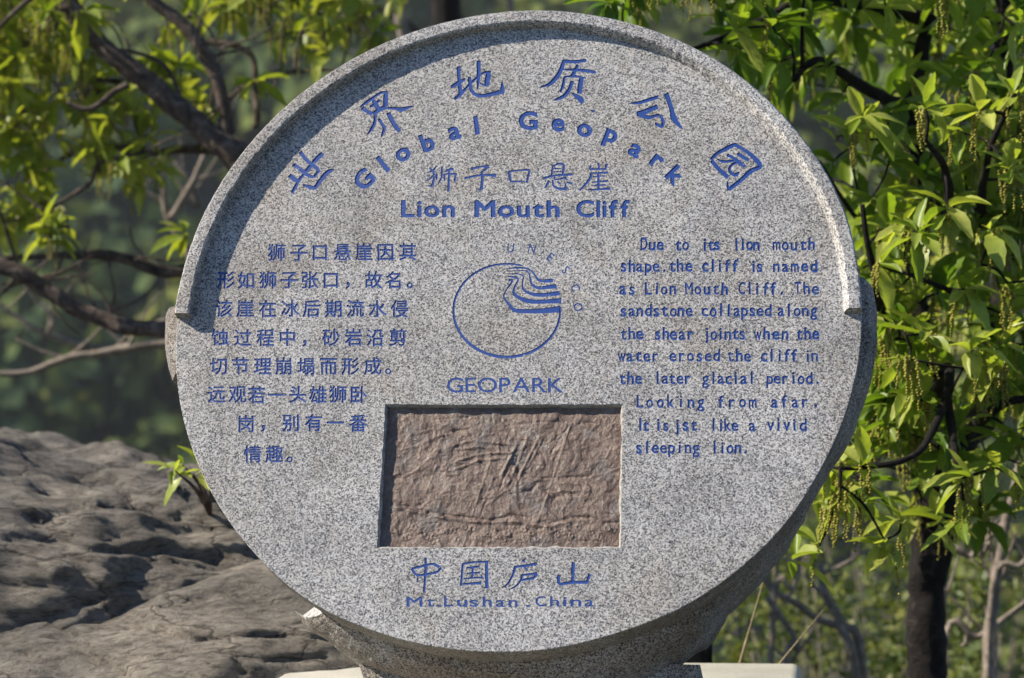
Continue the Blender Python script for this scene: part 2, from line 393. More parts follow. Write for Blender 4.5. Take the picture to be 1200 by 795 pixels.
strokes('title', 720, 90, K, [
 [(512,235,46),(400,270,40),(280,305,40),(175,310,8)], [(505,348,55),(420,380,52),(330,420,70),(260,435,52)],
 [(265,440,34),(400,475,50),(480,455,30),(530,455,32),(568,520,42),(555,588,32)], [(560,590,26),(500,560,42),(475,535,18)],
 [(600,195,65),(640,300,52),(670,400,55),(690,480,78),(740,550,50),(795,612,12)]])
strokes('title', 810, 155, K, [
 [(228,322,38),(300,250,42),(420,185,50),(522,138,42)], [(510,148,45),(600,195,38),(700,270,46),(780,350,60),(822,405,30)],
 [(820,405,40),(700,450,60),(600,540,50),(500,620,46),(435,672,44)], [(440,680,40),(425,620,30),(425,570,14)],
 [(235,330,50),(320,430,50),(432,527,50)], [(535,245,30),(600,290,46),(672,327,38)], [(415,265,36),(490,300,36),(560,355,50),(628,402,38)],
 [(300,315,10),(360,340,35),(440,340,30),(520,325,25)], [(540,345,30),(470,385,30),(445,440,36),(480,490,36),(525,495,50),(562,462,12)]])
strokes('name_chinese/a', 490, 180, K, [
 [(215,145,12),(170,200,26),(108,222,8)], [(132,165,14),(180,220,26),(185,290,26),(165,375,34)], [(168,385,26),(105,375,6)],
 [(175,255,20),(130,300,18),(78,325,6)], [(215,235,22),(215,308,20)], [(278,152,26),(275,270,24),(228,365,8)],
 [(325,195,20),(415,182,32)], [(385,175,30),(318,212,14)], [(305,235,22),(312,322,18)], [(308,240,16),(440,238,26)], [(438,235,26),(425,328,26)],
 [(362,200,26),(352,445,28)],
 [(618,185,32),(720,155,24),(825,150,30)], [(825,152,26),(735,222,18)], [(742,215,30),(745,330,34),(735,425,36)], [(735,425,26),(672,408,5)],
 [(538,292,26),(660,262,24),(780,250,26),(908,260,40)], [(1055,210,32),(1082,335,26)], [(1050,212,22),(1190,195,20),(1300,192,24)],
 [(1300,190,24),(1265,340,28)], [(1082,328,22),(1192,325,20),(1240,322,10)]])
strokes('name_chinese/b', 610, 180, K, [
 [(375,140,22),(360,270,25)], [(365,152,20),(450,120,24),(512,135,28)], [(508,135,30),(490,252,26)], [(378,180,14),(480,175,12)], [(380,215,14),(480,210,12)],
 [(262,292,28),(400,258,24),(605,245,26)], [(400,260,20),(402,305,18),(525,282,20)], [(520,270,20),(545,315,16)],
 [(335,315,26),(288,402,26)], [(375,310,20),(385,375,24),(440,408,28),(530,412,40)], [(530,412,34),(518,345,10)], [(428,328,18),(465,358,24)], [(540,335,16),(605,352,30)],
 [(822,140,22),(812,182,24),(900,182,22),(1000,182,20)], [(905,108,28),(915,178,22)], [(1008,118,30),(985,182,24)], [(808,232,16),(1018,222,28)],
 [(828,238,26),(790,320,30),(688,432,20)], [(840,270,14),(985,262,18)], [(828,336,16),(1022,320,22)], [(850,376,16),(992,365,20)], [(788,427,16),(1048,410,30)],
 [(905,235,26),(910,418,28)]])
strokes('place_chinese/a', 470, 645, K, [
 [(286,85,26),(285,250,34),(266,488,22)], [(122,212,36),(160,268,30),(205,292,28),(320,275,28),(420,252,30),(468,200,22)],
 [(128,215,30),(270,180,28),(375,160,28),(448,200,40)], [(195,300,12),(188,365,18)],
 [(718,155,25),(698,415,30)], [(712,160,24),(850,140,24),(1018,133,26)], [(995,135,38),(1000,445,40)], [(1005,438,20),(940,430,5)],
 [(695,395,18),(935,380,36)], [(758,205,20),(910,190,24)], [(765,270,18),(922,258,20)], [(725,332,18),(945,315,22)], [(835,190,28),(828,330,28)], [(925,285,8),(958,332,26)]])
strokes('place_chinese/b', 580, 645, K, [
 [(328,108,36),(342,142,28)], [(228,192,30),(360,180,30),(492,155,34)], [(238,188,36),(210,280,28),(150,390,24),(78,437,8)], [(342,195,14),(378,228,28)],
 [(315,290,26),(300,350,28),(240,420,22),(158,462,6)], [(308,292,24),(495,268,30)], [(485,272,46),(458,322,28)], [(308,348,26),(460,322,30)],
 [(912,140,40),(905,372,36)], [(740,290,40),(745,380,38),(790,395,34)], [(748,398,36),(900,375,34),(1072,375,38)], [(1105,275,36),(1068,382,34)]])
# emblem: ring open at the upper right and five bent strata
ring = []
for i in range(0, 46):
    a = math.radians(73 + i * (290 - 0) / 45)
    w = 2.2 + 1.3 * max(0, math.sin(a + math.pi)) + 0.4 * max(0, -math.cos(a))
    ring.append((594 + 62.5 * math.cos(a), 364 - 54.6 * math.sin(a), w * (0.6 if i == 0 else 1)))
for q in stroke_poly(ring): CONT.append(('emblem', q))
strokes('emblem/bands', 580, 280, K, [
 [(140,348,8),(260,338,22),(370,345,20),(430,380,20),(470,430,22),(510,480,30),(580,490,38),(675,485,46)],
 [(138,378,8),(330,372,13),(390,395,17),(410,460,20),(430,530,26),(500,570,36),(600,565,42),(718,552,50)],
 [(138,410,8),(270,410,14),(330,440,17),(320,520,17),(332,590,24),(420,640,38),(550,655,44),(755,633,52)],
 [(150,440,12),(240,450,26),(270,480,22),(225,570,22),(225,640,36),(300,695,44),(420,730,50),(600,730,50),(772,718,62)],
 [(160,480,30),(205,492,25),(130,600,13),(105,680,20),(170,770,32),(232,832,46),(386,844,50),(566,838,58),(768,818,80)]])

_gl = {}
def glyph(ch):
    """contours of a character of the built-in font, normalised to em units"""
    if ch in _gl: return _gl[ch]
    cu = bpy.data.curves.new("g", 'FONT'); cu.body = ch
    o = bpy.data.objects.new("g", cu); COL.objects.link(o)
    dg = bpy.context.evaluated_depsgraph_get(); dg.update()
    sp = o.to_curve(dg).splines; res = []
    for s in sp:
        bp = s.bezier_points; n = len(bp); out = []
        for i in range(n):
            a, b = bp[i], bp[(i + 1) % n]
            straight = (a.handle_right - a.co).cross(b.co - a.co).length < 1e-5 and (b.handle_left - b.co).cross(b.co - a.co).length < 1e-5
            if straight: out.append((a.co.x, a.co.y))
            else: out.extend((p.x, p.y) for p in geometry.interpolate_bezier(a.co, a.handle_right, b.handle_left, b.co, 5)[:-1])
        res.append(out)
    o.to_curve_clear(); bpy.data.objects.remove(o); bpy.data.curves.remove(cu)
    _gl[ch] = res; return res
def bbox(g):
    x = [p[0] for c in g for p in c]; y = [p[1] for c in g for p in c]
    return min(x), max(x), min(y), max(y)
def embolden(c, d):
    if not d: return c
    n = len(c); out = []
    for i in range(n):
        a, b, e = c[i - 1], c[i], c[(i + 1) % n]
        d1 = (b[0] - a[0], b[1] - a[1]); d2 = (e[0] - b[0], e[1] - b[1])
        l1 = math.hypot(*d1) or 1; l2 = math.hypot(*d2) or 1
        nx_ = d1[1] / l1 + d2[1] / l2; ny_ = -d1[0] / l1 - d2[0] / l2; l = math.hypot(nx_, ny_)
        if l < 0.35: out.append(b); continue
        s = 2 / l if l > 0.9 else 1.6
        out.append((b[0] - SGN * nx_ / l * d * min(s, 1.6) , b[1] - SGN * ny_ / l * d * min(s, 1.6)))
    return out
# orientation of outer contours in this font decides the sign of the offset
def area(c): return sum(c[k][0] * c[(k + 1) % len(c)][1] - c[(k + 1) % len(c)][0] * c[k][1] for k in range(len(c))) / 2
SGN = 1 if area(glyph("l")[0]) < 0 else -1
def put(block, ch, fn, bold=0.0):
    """fn maps em (x,y) to photograph pixels"""
    for c in glyph(ch):
        c = embolden(c, bold); CONT.append((block, [fn(x, y) for x, y in c]))
CAP = bbox(glyph("H"))[3]
def letter_box(block, ch, x0, x1, base, cap, bold=0.0, jit=0.0, jrot=0.0):
    a, b, _, _ = bbox(glyph(ch)); k = cap / CAP
    jx, jy = (rng.random() - .5) * jit, (rng.random() - .5) * jit
    sk = (rng.random() - .5) * jrot
    put(block, ch, lambda x, y: (x0 + (x - a) / (b - a) * (x1 - x0) + jx + sk * y * k, base - y * k + jy), bold)
def word_prop(block, w, x0, x1, base, cap, bold=0.0, track=0.0):
    pen = 0; pos = []
    for ch in w:
        a, b, _, _ = bbox(glyph(ch)); pos.append((pen, pen + (b - a))); pen += (b - a) + 0.085 + track
    tot = pos[-1][1]; k = (x1 - x0) / tot
    for ch, (p, q) in zip(w, pos): letter_box(block, ch, x0 + p * k, x0 + q * k, base, cap, bold, 0.3)
def word_mono(block, w, x0, x1, base, cap, bold=0.0):
    n = len(w); pitch = (x1 - x0 - 7.2) / max(n - 1, 1)
    for i, ch in enumerate(w):
        a, b, _, _ = bbox(glyph(ch)); k = cap / CAP
        wd = (b - a) * k * 0.92
        if ch in "mwM": wd = min(wd, 8.6)
        elif ch not in "il.,jI": wd = min(max(wd, 5.8), 7.4)
        cx = x0 + 3.6 + (i * pitch if n > 1 else 0)
        letter_box(block, ch, cx - wd / 2, cx + wd / 2, base, cap * (0.97 + .06 * rng.random()), bold + (rng.random() - .5) * .012, 0.8, 0.08)
for w, a, b in (("Lion", 471, 532), ("Mouth", 557, 655), ("Cliff", 676, 737)):
    word_prop('name_english/' + w, w, a, b, 254, 18.5, 0.030, 0.05)
word_prop('emblem_word', "GEOPARK", 524, 660, 460, 17.0, 0.004, 0.0)
for ch, a, b in (("M",477,495),("t",500.5,508.5),(".",513,516),("L",521,530.5),("u",536,547),("s",551,560),("h",566,576),("a",581,591),("n",596,606),(".",617,621),("C",628,640),("h",645,655),("i",660.5,664),("n",669,681),("a",685,695)):
    letter_box('place_english', ch, a, b, 711, 11.5, 0.014, 0.8, 0.05)
def letter_at(block, ch, cx, cy, deg, cap, bold, wide=1.0, skew=0.0):
    a, b, lo, hi = bbox(glyph(ch)); k = cap / CAP; t = math.radians(deg); mx, my = (a + b) / 2, (lo + hi) / 2
    def fn(x, y):
        u = (x - mx) * k * wide + (y - my) * k * skew; v = -(y - my) * k
        return cx + u * math.cos(t) - v * math.sin(t), cy + u * math.sin(t) + v * math.cos(t)
    put(block, ch, fn, bold)
for ch, x, y, d in (("G",426.6,210.3,-45),("l",448.8,192.4,-38),("o",472.4,181.3,-28),("b",500.6,167,-19),("a",532.7,156.2,-12),("l",558.4,147,-8),("G",619,141.6,0),("e",654,146.7,6),("o",685,153,12),("p",714.6,162.7,21),("a",744.3,176.7,30),("r",769.5,189.3,38),("k",791.6,205.4,46)):
    letter_at('global_geopark/%d' % (x > 600), ch, x, y, d, 19.5, 0.042, 1.12)
for ch, x, y, d in (("U",598.5,291,4),("N",623.5,291.5,14),("E",645,301.5,38),("S",663,316.5,52),("C",674.5,337.5,78),("O",677.5,360,92)):
    letter_at('emblem_word/1', ch, x, y, d, 10, 0.012, 0.85)
for w, cx0, cx1, cy in (("狮子口悬崖因其",324,478,296),("形如狮子张口，故名。",264.5,487,328.5),("该崖在冰后期流水侵",262.5,468,362),("蚀过程中，砂岩沿剪",259,466,396),("切节理崩塌而形成。",256.4,462,429.5),("远观若一头雄狮卧",254.4,419.5,463),("岗，别有一番",288.6,419.5,496.5),("情趣。",296.7,346,532.5)):
    n = len(w)
    for i, ch in enumerate(w):
        cx = cx0 + (cx1 - cx0) * i / (n - 1) + (rng.random() - .5) * 1.2; k = 21.5
        jy = (rng.random() - .5) * 1.2; sk = (rng.random() - .5) * .06
        put('text_chinese/%d' % cy, ch, lambda x, y: (cx + (x - 0.5) * k + sk * y * k, cy + jy - (y - 0.36) * k * 1.0), 0.020)
S4 = 2.648
for base, words in ((88,(("Due",135,205),("to",242,284),("its",325,381),("lion",422,503),("mouth",547,675))),(155,(("shape.the",72,293),("cliff",325,438),("is",475,512),("named",545,683))),
 (225,(("as",70,117),("Lion",150,243),("Mouth",275,405),("Cliff.",438,582),("The",612,687))),(293,(("sandstone",72,295),("collapsed",325,540),("along",560,680))),(365,(("the",72,142),("shear",177,298),("joints",330,460),("when",488,592),("the",618,687))),
 (433,(("water",65,190),("erosed",225,380),("the",405,475),("cliff",508,622),("in",645,685))),(503,(("the",70,138),("later",177,290),("glacial",327,488),("period.",525,692))),(576,(("Looking",122,332),("from",375,492),("afar.",540,687))),
 (648,(("It",125,162),("is",180,222),("jst",238,310),("like",352,437),("a",472,496),("vivid",528,647))),(718,(("sleeping",120,316),("lion.",355,470)))):
    for w, a, b in words:
        word_mono('text_english/%d' % base, w, 700 + a / S4, 700 + b / S4, 260 + base / S4, 13.8, 0.026)

# ------------------------------------------------------------------ engrave: constrained triangulation of the face
verts2, edges2 = [], []
def add_loop(pts):
    b = len(verts2); n = len(pts)
    verts2.extend(Vector((x * 1000, z * 1000)) for x, z in pts)
    edges2.extend((b + i, b + (i + 1) % n) for i in range(n))
NB = 240
outer = [(r_out(2 * math.pi * i / NB) * math.cos(2 * math.pi * i / NB), r_out(2 * math.pi * i / NB) * math.sin(2 * math.pi * i / NB)) for i in range(NB)]
add_loop(outer)
def rect_loop(corners, n, jit):
    out = []
    for i in range(4):
        a, b = corners[i], corners[(i + 1) % 4]
        for k in range(n):
            t = k / n; j = (rng.random() - .5) * jit
            dx, dy = b[0] - a[0], b[1] - a[1]; l = math.hypot(dx, dy)
            out.append((a[0] + dx * t - dy / l * j, a[1] + dy * t + dx / l * j))
    return out
hole_px = rect_loop([(451.5, 474), (730, 474), (727.5, 642.5), (441.5, 642.5)], 40, 1.3)
hole = [face(*p) for p in hole_px]; add_loop(hole)
CL = []
for blk, c in CONT:
    pts = [face(*p) for p in c]
    cl = [pts[0]]
    for p in pts[1:]:
        if math.hypot(p[0] - cl[-1][0], p[1] - cl[-1][1]) > 1.2e-4: cl.append(p)
    if len(cl) > 2 and math.hypot(cl[0][0] - cl[-1][0], cl[0][1] - cl[-1][1]) < 1.2e-4: cl.pop()
    if len(cl) < 3: continue
    CL.append((blk, np.array(cl) * 1000)); add_loop(cl)
ov, oe, of, *_ = geometry.delaunay_2d_cdt(verts2, edges2, [], 0, 0.004)
V2 = np.array([(v.x, v.y) for v in ov]); T = np.array([tuple(f) for f in of]); cen = V2[T].mean(1)
def winding(poly, pts):
    """winding number of a closed polygon about points"""
    w = np.zeros(len(pts), int); x, y = pts[:, 0], pts[:, 1]; n = len(poly)
    for i in range(n):
        x0, y0 = poly[i]; x1, y1 = poly[(i + 1) % n]
        cr = (x1 - x0) * (y - y0) - (x - x0) * (y1 - y0)
        w += ((y0 <= y) & (y1 > y) & (cr > 0)).astype(int) - ((y0 > y) & (y1 <= y) & (cr < 0)).astype(int)
    return w
blocks = sorted(set(b for b, _ in CL)); wn_ = {b: np.zeros(len(T), int) for b in blocks}
for blk, c in CL:
    lo, hi = c.min(0), c.max(0)
    idx = np.nonzero((cen[:, 0] >= lo[0]) & (cen[:, 0] <= hi[0]) & (cen[:, 1] >= lo[1]) & (cen[:, 1] <= hi[1]))[0]
    if len(idx): wn_[blk][idx] += winding(c, cen[idx])
ins = winding(np.array(outer) * 1000, cen) != 0; inh = winding(np.array(hole) * 1000, cen) != 0
cls = np.full(len(T), -1); cls[ins] = 0; cls[inh] = -2
for k, b in enumerate(blocks):
    cls[(wn_[b] != 0) & (cls == 0)] = k + 1
DEPTH = {'title': .0012, 'global_geopark': .0011, 'name_chinese': .0007, 'name_english': .0010, 'emblem': .0008, 'emblem_word': .0005, 'place_chinese': .0009, 'place_english': .0006, 'text_chinese': .0010, 'text_english': .0010}
edge_t = {}
for ti, t in enumerate(T):
    for k in range(3):
        a, b = int(t[k]), int(t[(k + 1) % 3]); edge_t.setdefault((min(a, b), max(a, b)), []).append((ti, a, b))
# slab = engraved face + panel recess walls + sides
sv, sf, smi = [], [], []
vm = {}
def sidx(i):
    if i not in vm:
        vm[i] = len(sv); sv.append(L(V2[i, 0] / 1000, 0.0, V2[i, 1] / 1000))
    return vm[i]
for ti in np.nonzero(cls == 0)[0]:
    a, b, c = T[ti]; sf.append((sidx(a), sidx(b), sidx(c))); smi.append(0)
PD = 0.0100
vm2 = {}
for (a, b), lst in edge_t.items():
    if len(lst) == 2 and {int(cls[lst[0][0]]), int(cls[lst[1][0]])} == {0, -2}:
        for i in (a, b):
            if i not in vm2: vm2[i] = len(sv); sv.append(L(V2[i, 0] / 1000, PD + 0.006, V2[i, 1] / 1000))
        sf.append((sidx(a), sidx(b), vm2[b], vm2[a])); smi.append(1)
# side: bevelled edge, then back to the slab's depth
b0 = len(sv); rows = [(0.0, 0.0), (-0.0012 + 0.0022, 0.0018), (0.0015, 0.02), (0.0, 0.05), (-0.004, 0.085), (-0.03, 0.10)]
for (dr, y) in rows:
    for i in range(NB):
        a = 2 * math.pi * i / NB; r = r_out(a) + dr + (0.0022 * noise.noise(Vector((math.cos(a) * 30, math.sin(a) * 30, y * 60))) if y > .003 else 0)
        sv.append(L(r * math.cos(a), y, r * math.sin(a)))
for j in range(len(rows) - 1):
    for i in range(NB):
        q = (i + 1) % NB; sf.append((b0 + j * NB + i, b0 + j * NB + q, b0 + (j + 1) * NB + q, b0 + (j + 1) * NB + i)); smi.append(1 if j == 0 else 2)
sf.append(tuple(b0 + (len(rows) - 1) * NB + i for i in range(NB))); smi.append(2)
slab = mesh("slab", sv, sf, [GRANITE, GRANITE_E, GRANITE_R], sign, midx=smi)
NAMES = {'title': ("carved_character", "large blue brush-style character under the rim"), 'global_geopark': ("carved_title", "bold blue English letters following the arch"),
 'name_chinese': ("carved_name", "thin blue brush-style characters"), 'name_english': ("carved_name", "bold blue English capitals and small letters"), 'emblem': ("carved_emblem", "blue open ring with five bent bands"),
 'emblem_word': ("carved_lettering", "thin blue letters round and below the ring"), 'place_chinese': ("carved_place_name", "blue brush-style characters under the panel"), 'place_english': ("carved_place_name", "small spaced blue English letters near the bottom edge"),
 'text_chinese': ("carved_text_row", "row of small blue Chinese characters"), 'text_english': ("carved_text_row", "row of thin blue English text")}
for k, b in enumerate(blocks):
    v, f, m_ = [], [], {}
    bk = b.split('/')[0]; d = DEPTH[bk]
    def idx(i, y):
        key = (int(i), y)
        if key not in m_: m_[key] = len(v); v.append(L(V2[i, 0] / 1000, y, V2[i, 1] / 1000))
        return m_[key]
    for ti in np.nonzero(cls == k + 1)[0]:
        f.append(tuple(idx(i, d) for i in T[ti]))
        for q in range(3):
            a, c = int(T[ti][q]), int(T[ti][(q + 1) % 3]); lst = edge_t[(min(a, c), max(a, c))]
            oth = [cls[t[0]] for t in lst if t[0] != ti]
            if not oth or oth[0] != k + 1: f.append((idx(a, d), idx(c, d), idx(c, 0.0), idx(a, 0.0)))
    o = mesh(NAMES[bk][0], v, f, PAINT, slab); o['label'] = NAMES[bk][1]

# ---- raised rim along the upper edge
aL = math.atan2(*reversed(face(209, 367, RIMH))); aR = math.atan2(*reversed(face(1008, 361, RIMH)))
if aL < 0: aL += 2 * math.pi
rv, rf = [], []
NR = 420
for i in range(NR + 1):
    t = i / NR; a = aR + (aL - aR) * t
    ro = r_out(a) + 0.0015
    w = 0.0245 + 0.0025 * t; sl = 0.009 * max(0, min(1, (0.62 - t) / 0.35))
    ch = 0.0025 * noise.fractal(Vector((math.cos(a) * 40, math.sin(a) * 40, 1)), 1, 2, 3)
    ch2 = 0.0012 * noise.fractal(Vector((math.cos(a) * 34, math.sin(a) * 34, 7)), 1, 2, 3)
    chip = -0.006 * max(0, noise.noise(Vector((a * 22, 3, 9))) - 0.5) * 1.2
    prof = [(ro - .004, 0.03), (ro + 0.001, 0.002), (ro + ch2 * .5, -RIMH + 0.0035), (ro - 0.003 + ch2 + chip, -RIMH - 0.0002), (ro - w * .5, -RIMH - 0.0004 + ch2 * .2),
            (ro - w + 0.002 + ch, -RIMH), (ro - w + ch * .6 - 0.0006, -RIMH + 0.003), (ro - w - sl * .6 + ch * .5, -RIMH * .45), (ro - w - sl + ch * .4, 0.004), (ro - w - sl + .004, 0.02)]
    for r, y in prof: rv.append(L(r * math.cos(a), y, r * math.sin(a)))
npf = 10
for i in range(NR):
    for j in range(npf - 1): rf.append((i * npf + j, i * npf + j + 1, (i + 1) * npf + j + 1, (i + 1) * npf + j))
    rf.append((i * npf + npf - 1, i * npf, (i + 1) * npf, (i + 1) * npf + npf - 1))
rf.append(tuple(range(npf))); rf.append(tuple(NR * npf + j for j in reversed(range(npf))))
rmi = []
for i in range(NR): rmi += [1, 1, 0, 0, 0, 1, 1, 1, 1, 1]
mesh("raised_rim", rv, rf, [GRANITE, GRANITE_E], sign, midx=rmi + [1, 1])

# ---- weathered relief panel in the recess
PX0, PX1, PY0, PY1 = 441, 733, 470, 647
gx, gz = 300, 180
pxs = np.linspace(PX0, PX1, gx); pys = np.linspace(PY0, PY1, gz); PXg, PYg = np.meshgrid(pxs, pys)
H = np.zeros_like(PXg)
for j in range(gz):
    for i in range(gx):
        p = Vector((PXg[j, i], PYg[j, i], 0))
        a = noise.fractal(p * 0.035, 1, 2, 5); b = noise.noise(p * 0.085 + Vector((5, 9, 2))); c = noise.noise(p * 0.16 + Vector((1, 2, 8)))
        e = noise.noise(Vector((p.x * .05, p.y * .16, 4)))
        H[j, i] = 1.3 * a + 0.55 * max(0, min(1, (b - 0.12) * 9)) + 0.35 * max(0, min(1, (c - 0.3) * 8)) - 0.5 * max(0, min(1, (e - .42) * 7)) + 0.18 * noise.noise(p * .5)
def scratch(pts, w, amp, soft=1.0):
    global H
    for (x0, y0), (x1, y1) in zip(pts[:-1], pts[1:]):
        dx, dy = x1 - x0, y1 - y0; l2 = dx * dx + dy * dy + 1e-9
        t = np.clip(((PXg - x0) * dx + (PYg - y0) * dy) / l2, 0, 1)
        d = np.hypot(PXg - x0 - t * dx, PYg - y0 - t * dy)
        H += amp * np.exp(-(d / w) ** 2) * (0.62 + 0.3 * np.sin(PXg * .23 + PYg * .31 + w) * np.sin(PXg * .117 - PYg * .19))
for pts, w, am in (([(533,522),(545,518),(560,517),(585,520),(602,521)],1.3,1.6),([(535,527),(560,524),(580,526)],1.2,1.1),([(535,541),(555,534),(575,531),(600,531)],1.4,1.7),([(531,551),(545,546),(560,540),(592,537)],1.5,1.8),
  ([(470,527),(490,522),(515,511),(527,509)],1.2,1.2),([(532,505),(548,504)],2.2,-2.0),([(490,508),(508,503)],1.5,1.5),([(588,556),(597,540),(606,520)],1.6,1.7),([(596,566),(606,545),(618,513)],1.6,1.6),([(604,570),(612,552),(632,512)],1.5,1.6),
  ([(618,548),(628,530),(636,512)],1.5,1.4),([(606,540),(609,585)],2.0,-1.8),([(585,575),(596,545)],1.3,-1.3),([(553,604),(566,566),(575,540)],1.0,0.9),([(562,600),(578,560)],1.0,0.8),([(570,592),(592,575),(612,572)],1.2,.9),
  ([(625,560),(655,560),(690,558)],1.2,-1.0),([(630,612),(642,580),(668,500)],1.0,.9),([(640,575),(648,583),(662,580)],2.6,-1.8),([(655,566),(688,568)],1.8,1.2),([(656,575),(690,576)],1.8,1.2),([(612,577),(622,575),(628,568)],2.2,-1.6),
  ([(455,590),(478,594),(502,601),(520,603),(545,606),(575,610),(600,604),(618,606)],1.8,-1.7),([(455,593),(480,598),(520,607),(560,612),(600,611),(640,617),(668,612)],2.2,1.6),([(630,620),(650,612),(672,606),(690,606),(708,613),(728,612)],2.0,-1.8),
  ([(472,560),(490,550),(500,540)],1.0,.8),([(455,556),(470,562)],1.3,-1.0),([(500,575),(512,545)],.9,.7),([(575,478),(577,492)],1.0,-1.2),([(510,492),(548,489),(560,485)],1.0,-1.0),([(590,500),(630,495),(680,494),(700,497)],1.1,-.9),([(690,560),(728,548)],1.0,.8),([(646,530),(666,500)],1.0,-.9)):
    scratch(pts, w, am)
for i in range(46):                                     # worn ring-shaped marks along the foot of the panel
    x = 462 + i * 5.8 + rng.uniform(-1.5, 1.5); y = 624 + rng.uniform(-7, 9) ; r = rng.uniform(1.6, 3.2)
    d = np.hypot((PXg - x), (PYg - y)); H += 0.75 * np.exp(-((d - r) / 0.8) ** 2)
for i in range(60):
    x, y = rng.uniform(450, 728), rng.uniform(478, 640); l = rng.uniform(3, 16); a = rng.choice([rng.uniform(-.4, .3), rng.uniform(1.7, 2.2)])
    scratch([(x, y), (x + l * math.cos(a), y + l * math.sin(a))], rng.uniform(.7, 1.3), rng.choice([-1, 1]) * rng.uniform(.5, 1.1))
v = []
for j in range(gz):
    for i in range(gx):
        x, z = face(PXg[j, i], PYg[j, i], -PD); v.append(L(x, PD + 0.0012 - 0.0015 * H[j, i], z))
f = [(j * gx + i, j * gx + i + 1, (j + 1) * gx + i + 1, (j + 1) * gx + i) for j in range(gz - 1) for i in range(gx - 1)]
b0 = len(v); per = [i for i in range(gx)] + [j * gx + gx - 1 for j in range(1, gz)] + [(gz - 1) * gx + i for i in range(gx - 2, -1, -1)] + [j * gx for j in range(gz - 2, 0, -1)]
for i in per: q = v[i]; v.append((q[0], PD + 0.03 - BASE[1], q[2]))
for k in range(len(per)): q = (k + 1) % len(per); f.append((per[k], per[q], b0 + q, b0 + k))
f.append(tuple(b0 + k for k in range(len(per))))
pn = mesh("relief_panel", v, f, PLAQUE, sign, smooth=True); pn['label'] = "weathered brown rectangular panel with worn relief"

# ---- ragged mortar bead round the recess
cor = [(451.5, 474), (730, 474), (727.5, 642.5), (441.5, 642.5)]; wid = (1.6, 2.9, 2.9, 1.8); ctr = np.array([588, 560.]); mv, mf = [], []
nn = 240
for sidei in range(4):
    a_, b_ = np.array(cor[sidei], float), np.array(cor[(sidei + 1) % 4], float); t_ = (b_ - a_) / np.hypot(*(b_ - a_)); n_ = np.array([-t_[1], t_[0]])
    if ((ctr - a_) * n_).sum() < 0: n_ = -n_
    b0 = len(mv)
    for i in range(nn + 1):
        p_ = a_ + (b_ - a_) * i / nn; w_ = wid[sidei] * (0.9 + 0.55 * noise.fractal(Vector((p_[0] * .05, p_[1] * .05, sidei)), .8, 2, 5)); w_ = max(.5, w_)
        for (o_, y) in ((-1.2, 0.004), (-0.6, 0.0008), (w_ * .5, 0.0022), (w_, 0.0075), (w_ + .6, 0.0135)):
            q_ = p_ + n_ * o_ + t_ * 0; x, z = face(q_[0], q_[1]); mv.append(L(x, y + (.0009 * noise.noise(Vector((p_[0] * .5, p_[1] * .5, o_))) if 0 < o_ < w_ + .3 else 0), z))
    for i in range(nn):
        for j in range(4): mf.append((b0 + i * 5 + j, b0 + i * 5 + j + 1, b0 + i * 5 + j + 6, b0 + i * 5 + j + 5))
mesh("mortar_bead", mv, mf, MORTAR, sign, smooth=True)

# ---- backing stone behind the slab and the cradle it sits in
def table(pts, d):
    out = []
    for p in pts: x, z = face(*p, -d); out.append((math.atan2(z, x), math.hypot(x, z)))
    out.sort(); return [a for a, r in out], [r for a, r in out]
DB = 0.13
ta, tr_ = table([(1017,343),(1022.5,350),(1025,380),(1027,412),(1018,457),(1006.5,484),(975.5,548),(951.6,591)], DB)
la, lr = table([(198.5,373),(196.5,388),(198,410),(199.7,425),(201.7,443),(207.5,461)], DB)
la = [a if a > 0 else a + 2 * math.pi for a in la]; o_ = np.argsort(la); la = [la[i] for i in o_]; lr = [lr[i] for i in o_]
def r_back(a):
    a = (a + math.pi) % (2 * math.pi) - math.pi; base = RAD - 0.02
    if ta[0] <= a <= ta[-1]: return float(np.interp(a, ta, tr_))
    if a < ta[0] and a > ta[0] - 0.35: return tr_[0] + (base - tr_[0]) * (ta[0] - a) / 0.35
    b = a if a > 0 else a + 2 * math.pi
    if la[0] <= b <= la[-1]: return float(np.interp(b, la, lr)) - .006
    # a shallow shoulder at the upper right
    if 0.33 < a < 0.55: return base + 0.019 * math.sin((a - .33) / .22 * math.pi)
    return base
NK = 480
bv, bf = [], []
secs = [(-0.05, 0.035), (-0.012, 0.055), (0.0, 0.085), (0.0, DB), (-0.004, 0.17), (-0.03, 0.21), (-0.25, 0.23)]
for dr, y in secs:
    for i in range(NK):
        a = 2 * math.pi * i / NK; p = Vector((math.cos(a), math.sin(a), y * 5))
        r = r_back(a) + dr + 0.006 * noise.fractal(p * 5, 1, 2, 4) * (1 if y > .05 else 0)
        bv.append(L(r * math.cos(a), y, r * math.sin(a)))
for j in range(len(secs) - 1):
    for i in range(NK):
        q = (i + 1) % NK; bf.append((j * NK + i, j * NK + q, (j + 1) * NK + q, (j + 1) * NK + i))
bf.append(tuple(range(NK))[::-1]); bf.append(tuple((len(secs) - 1) * NK + i for i in range(NK)))
mesh("backing_disc", bv, bf, GRANITE_R, sign)

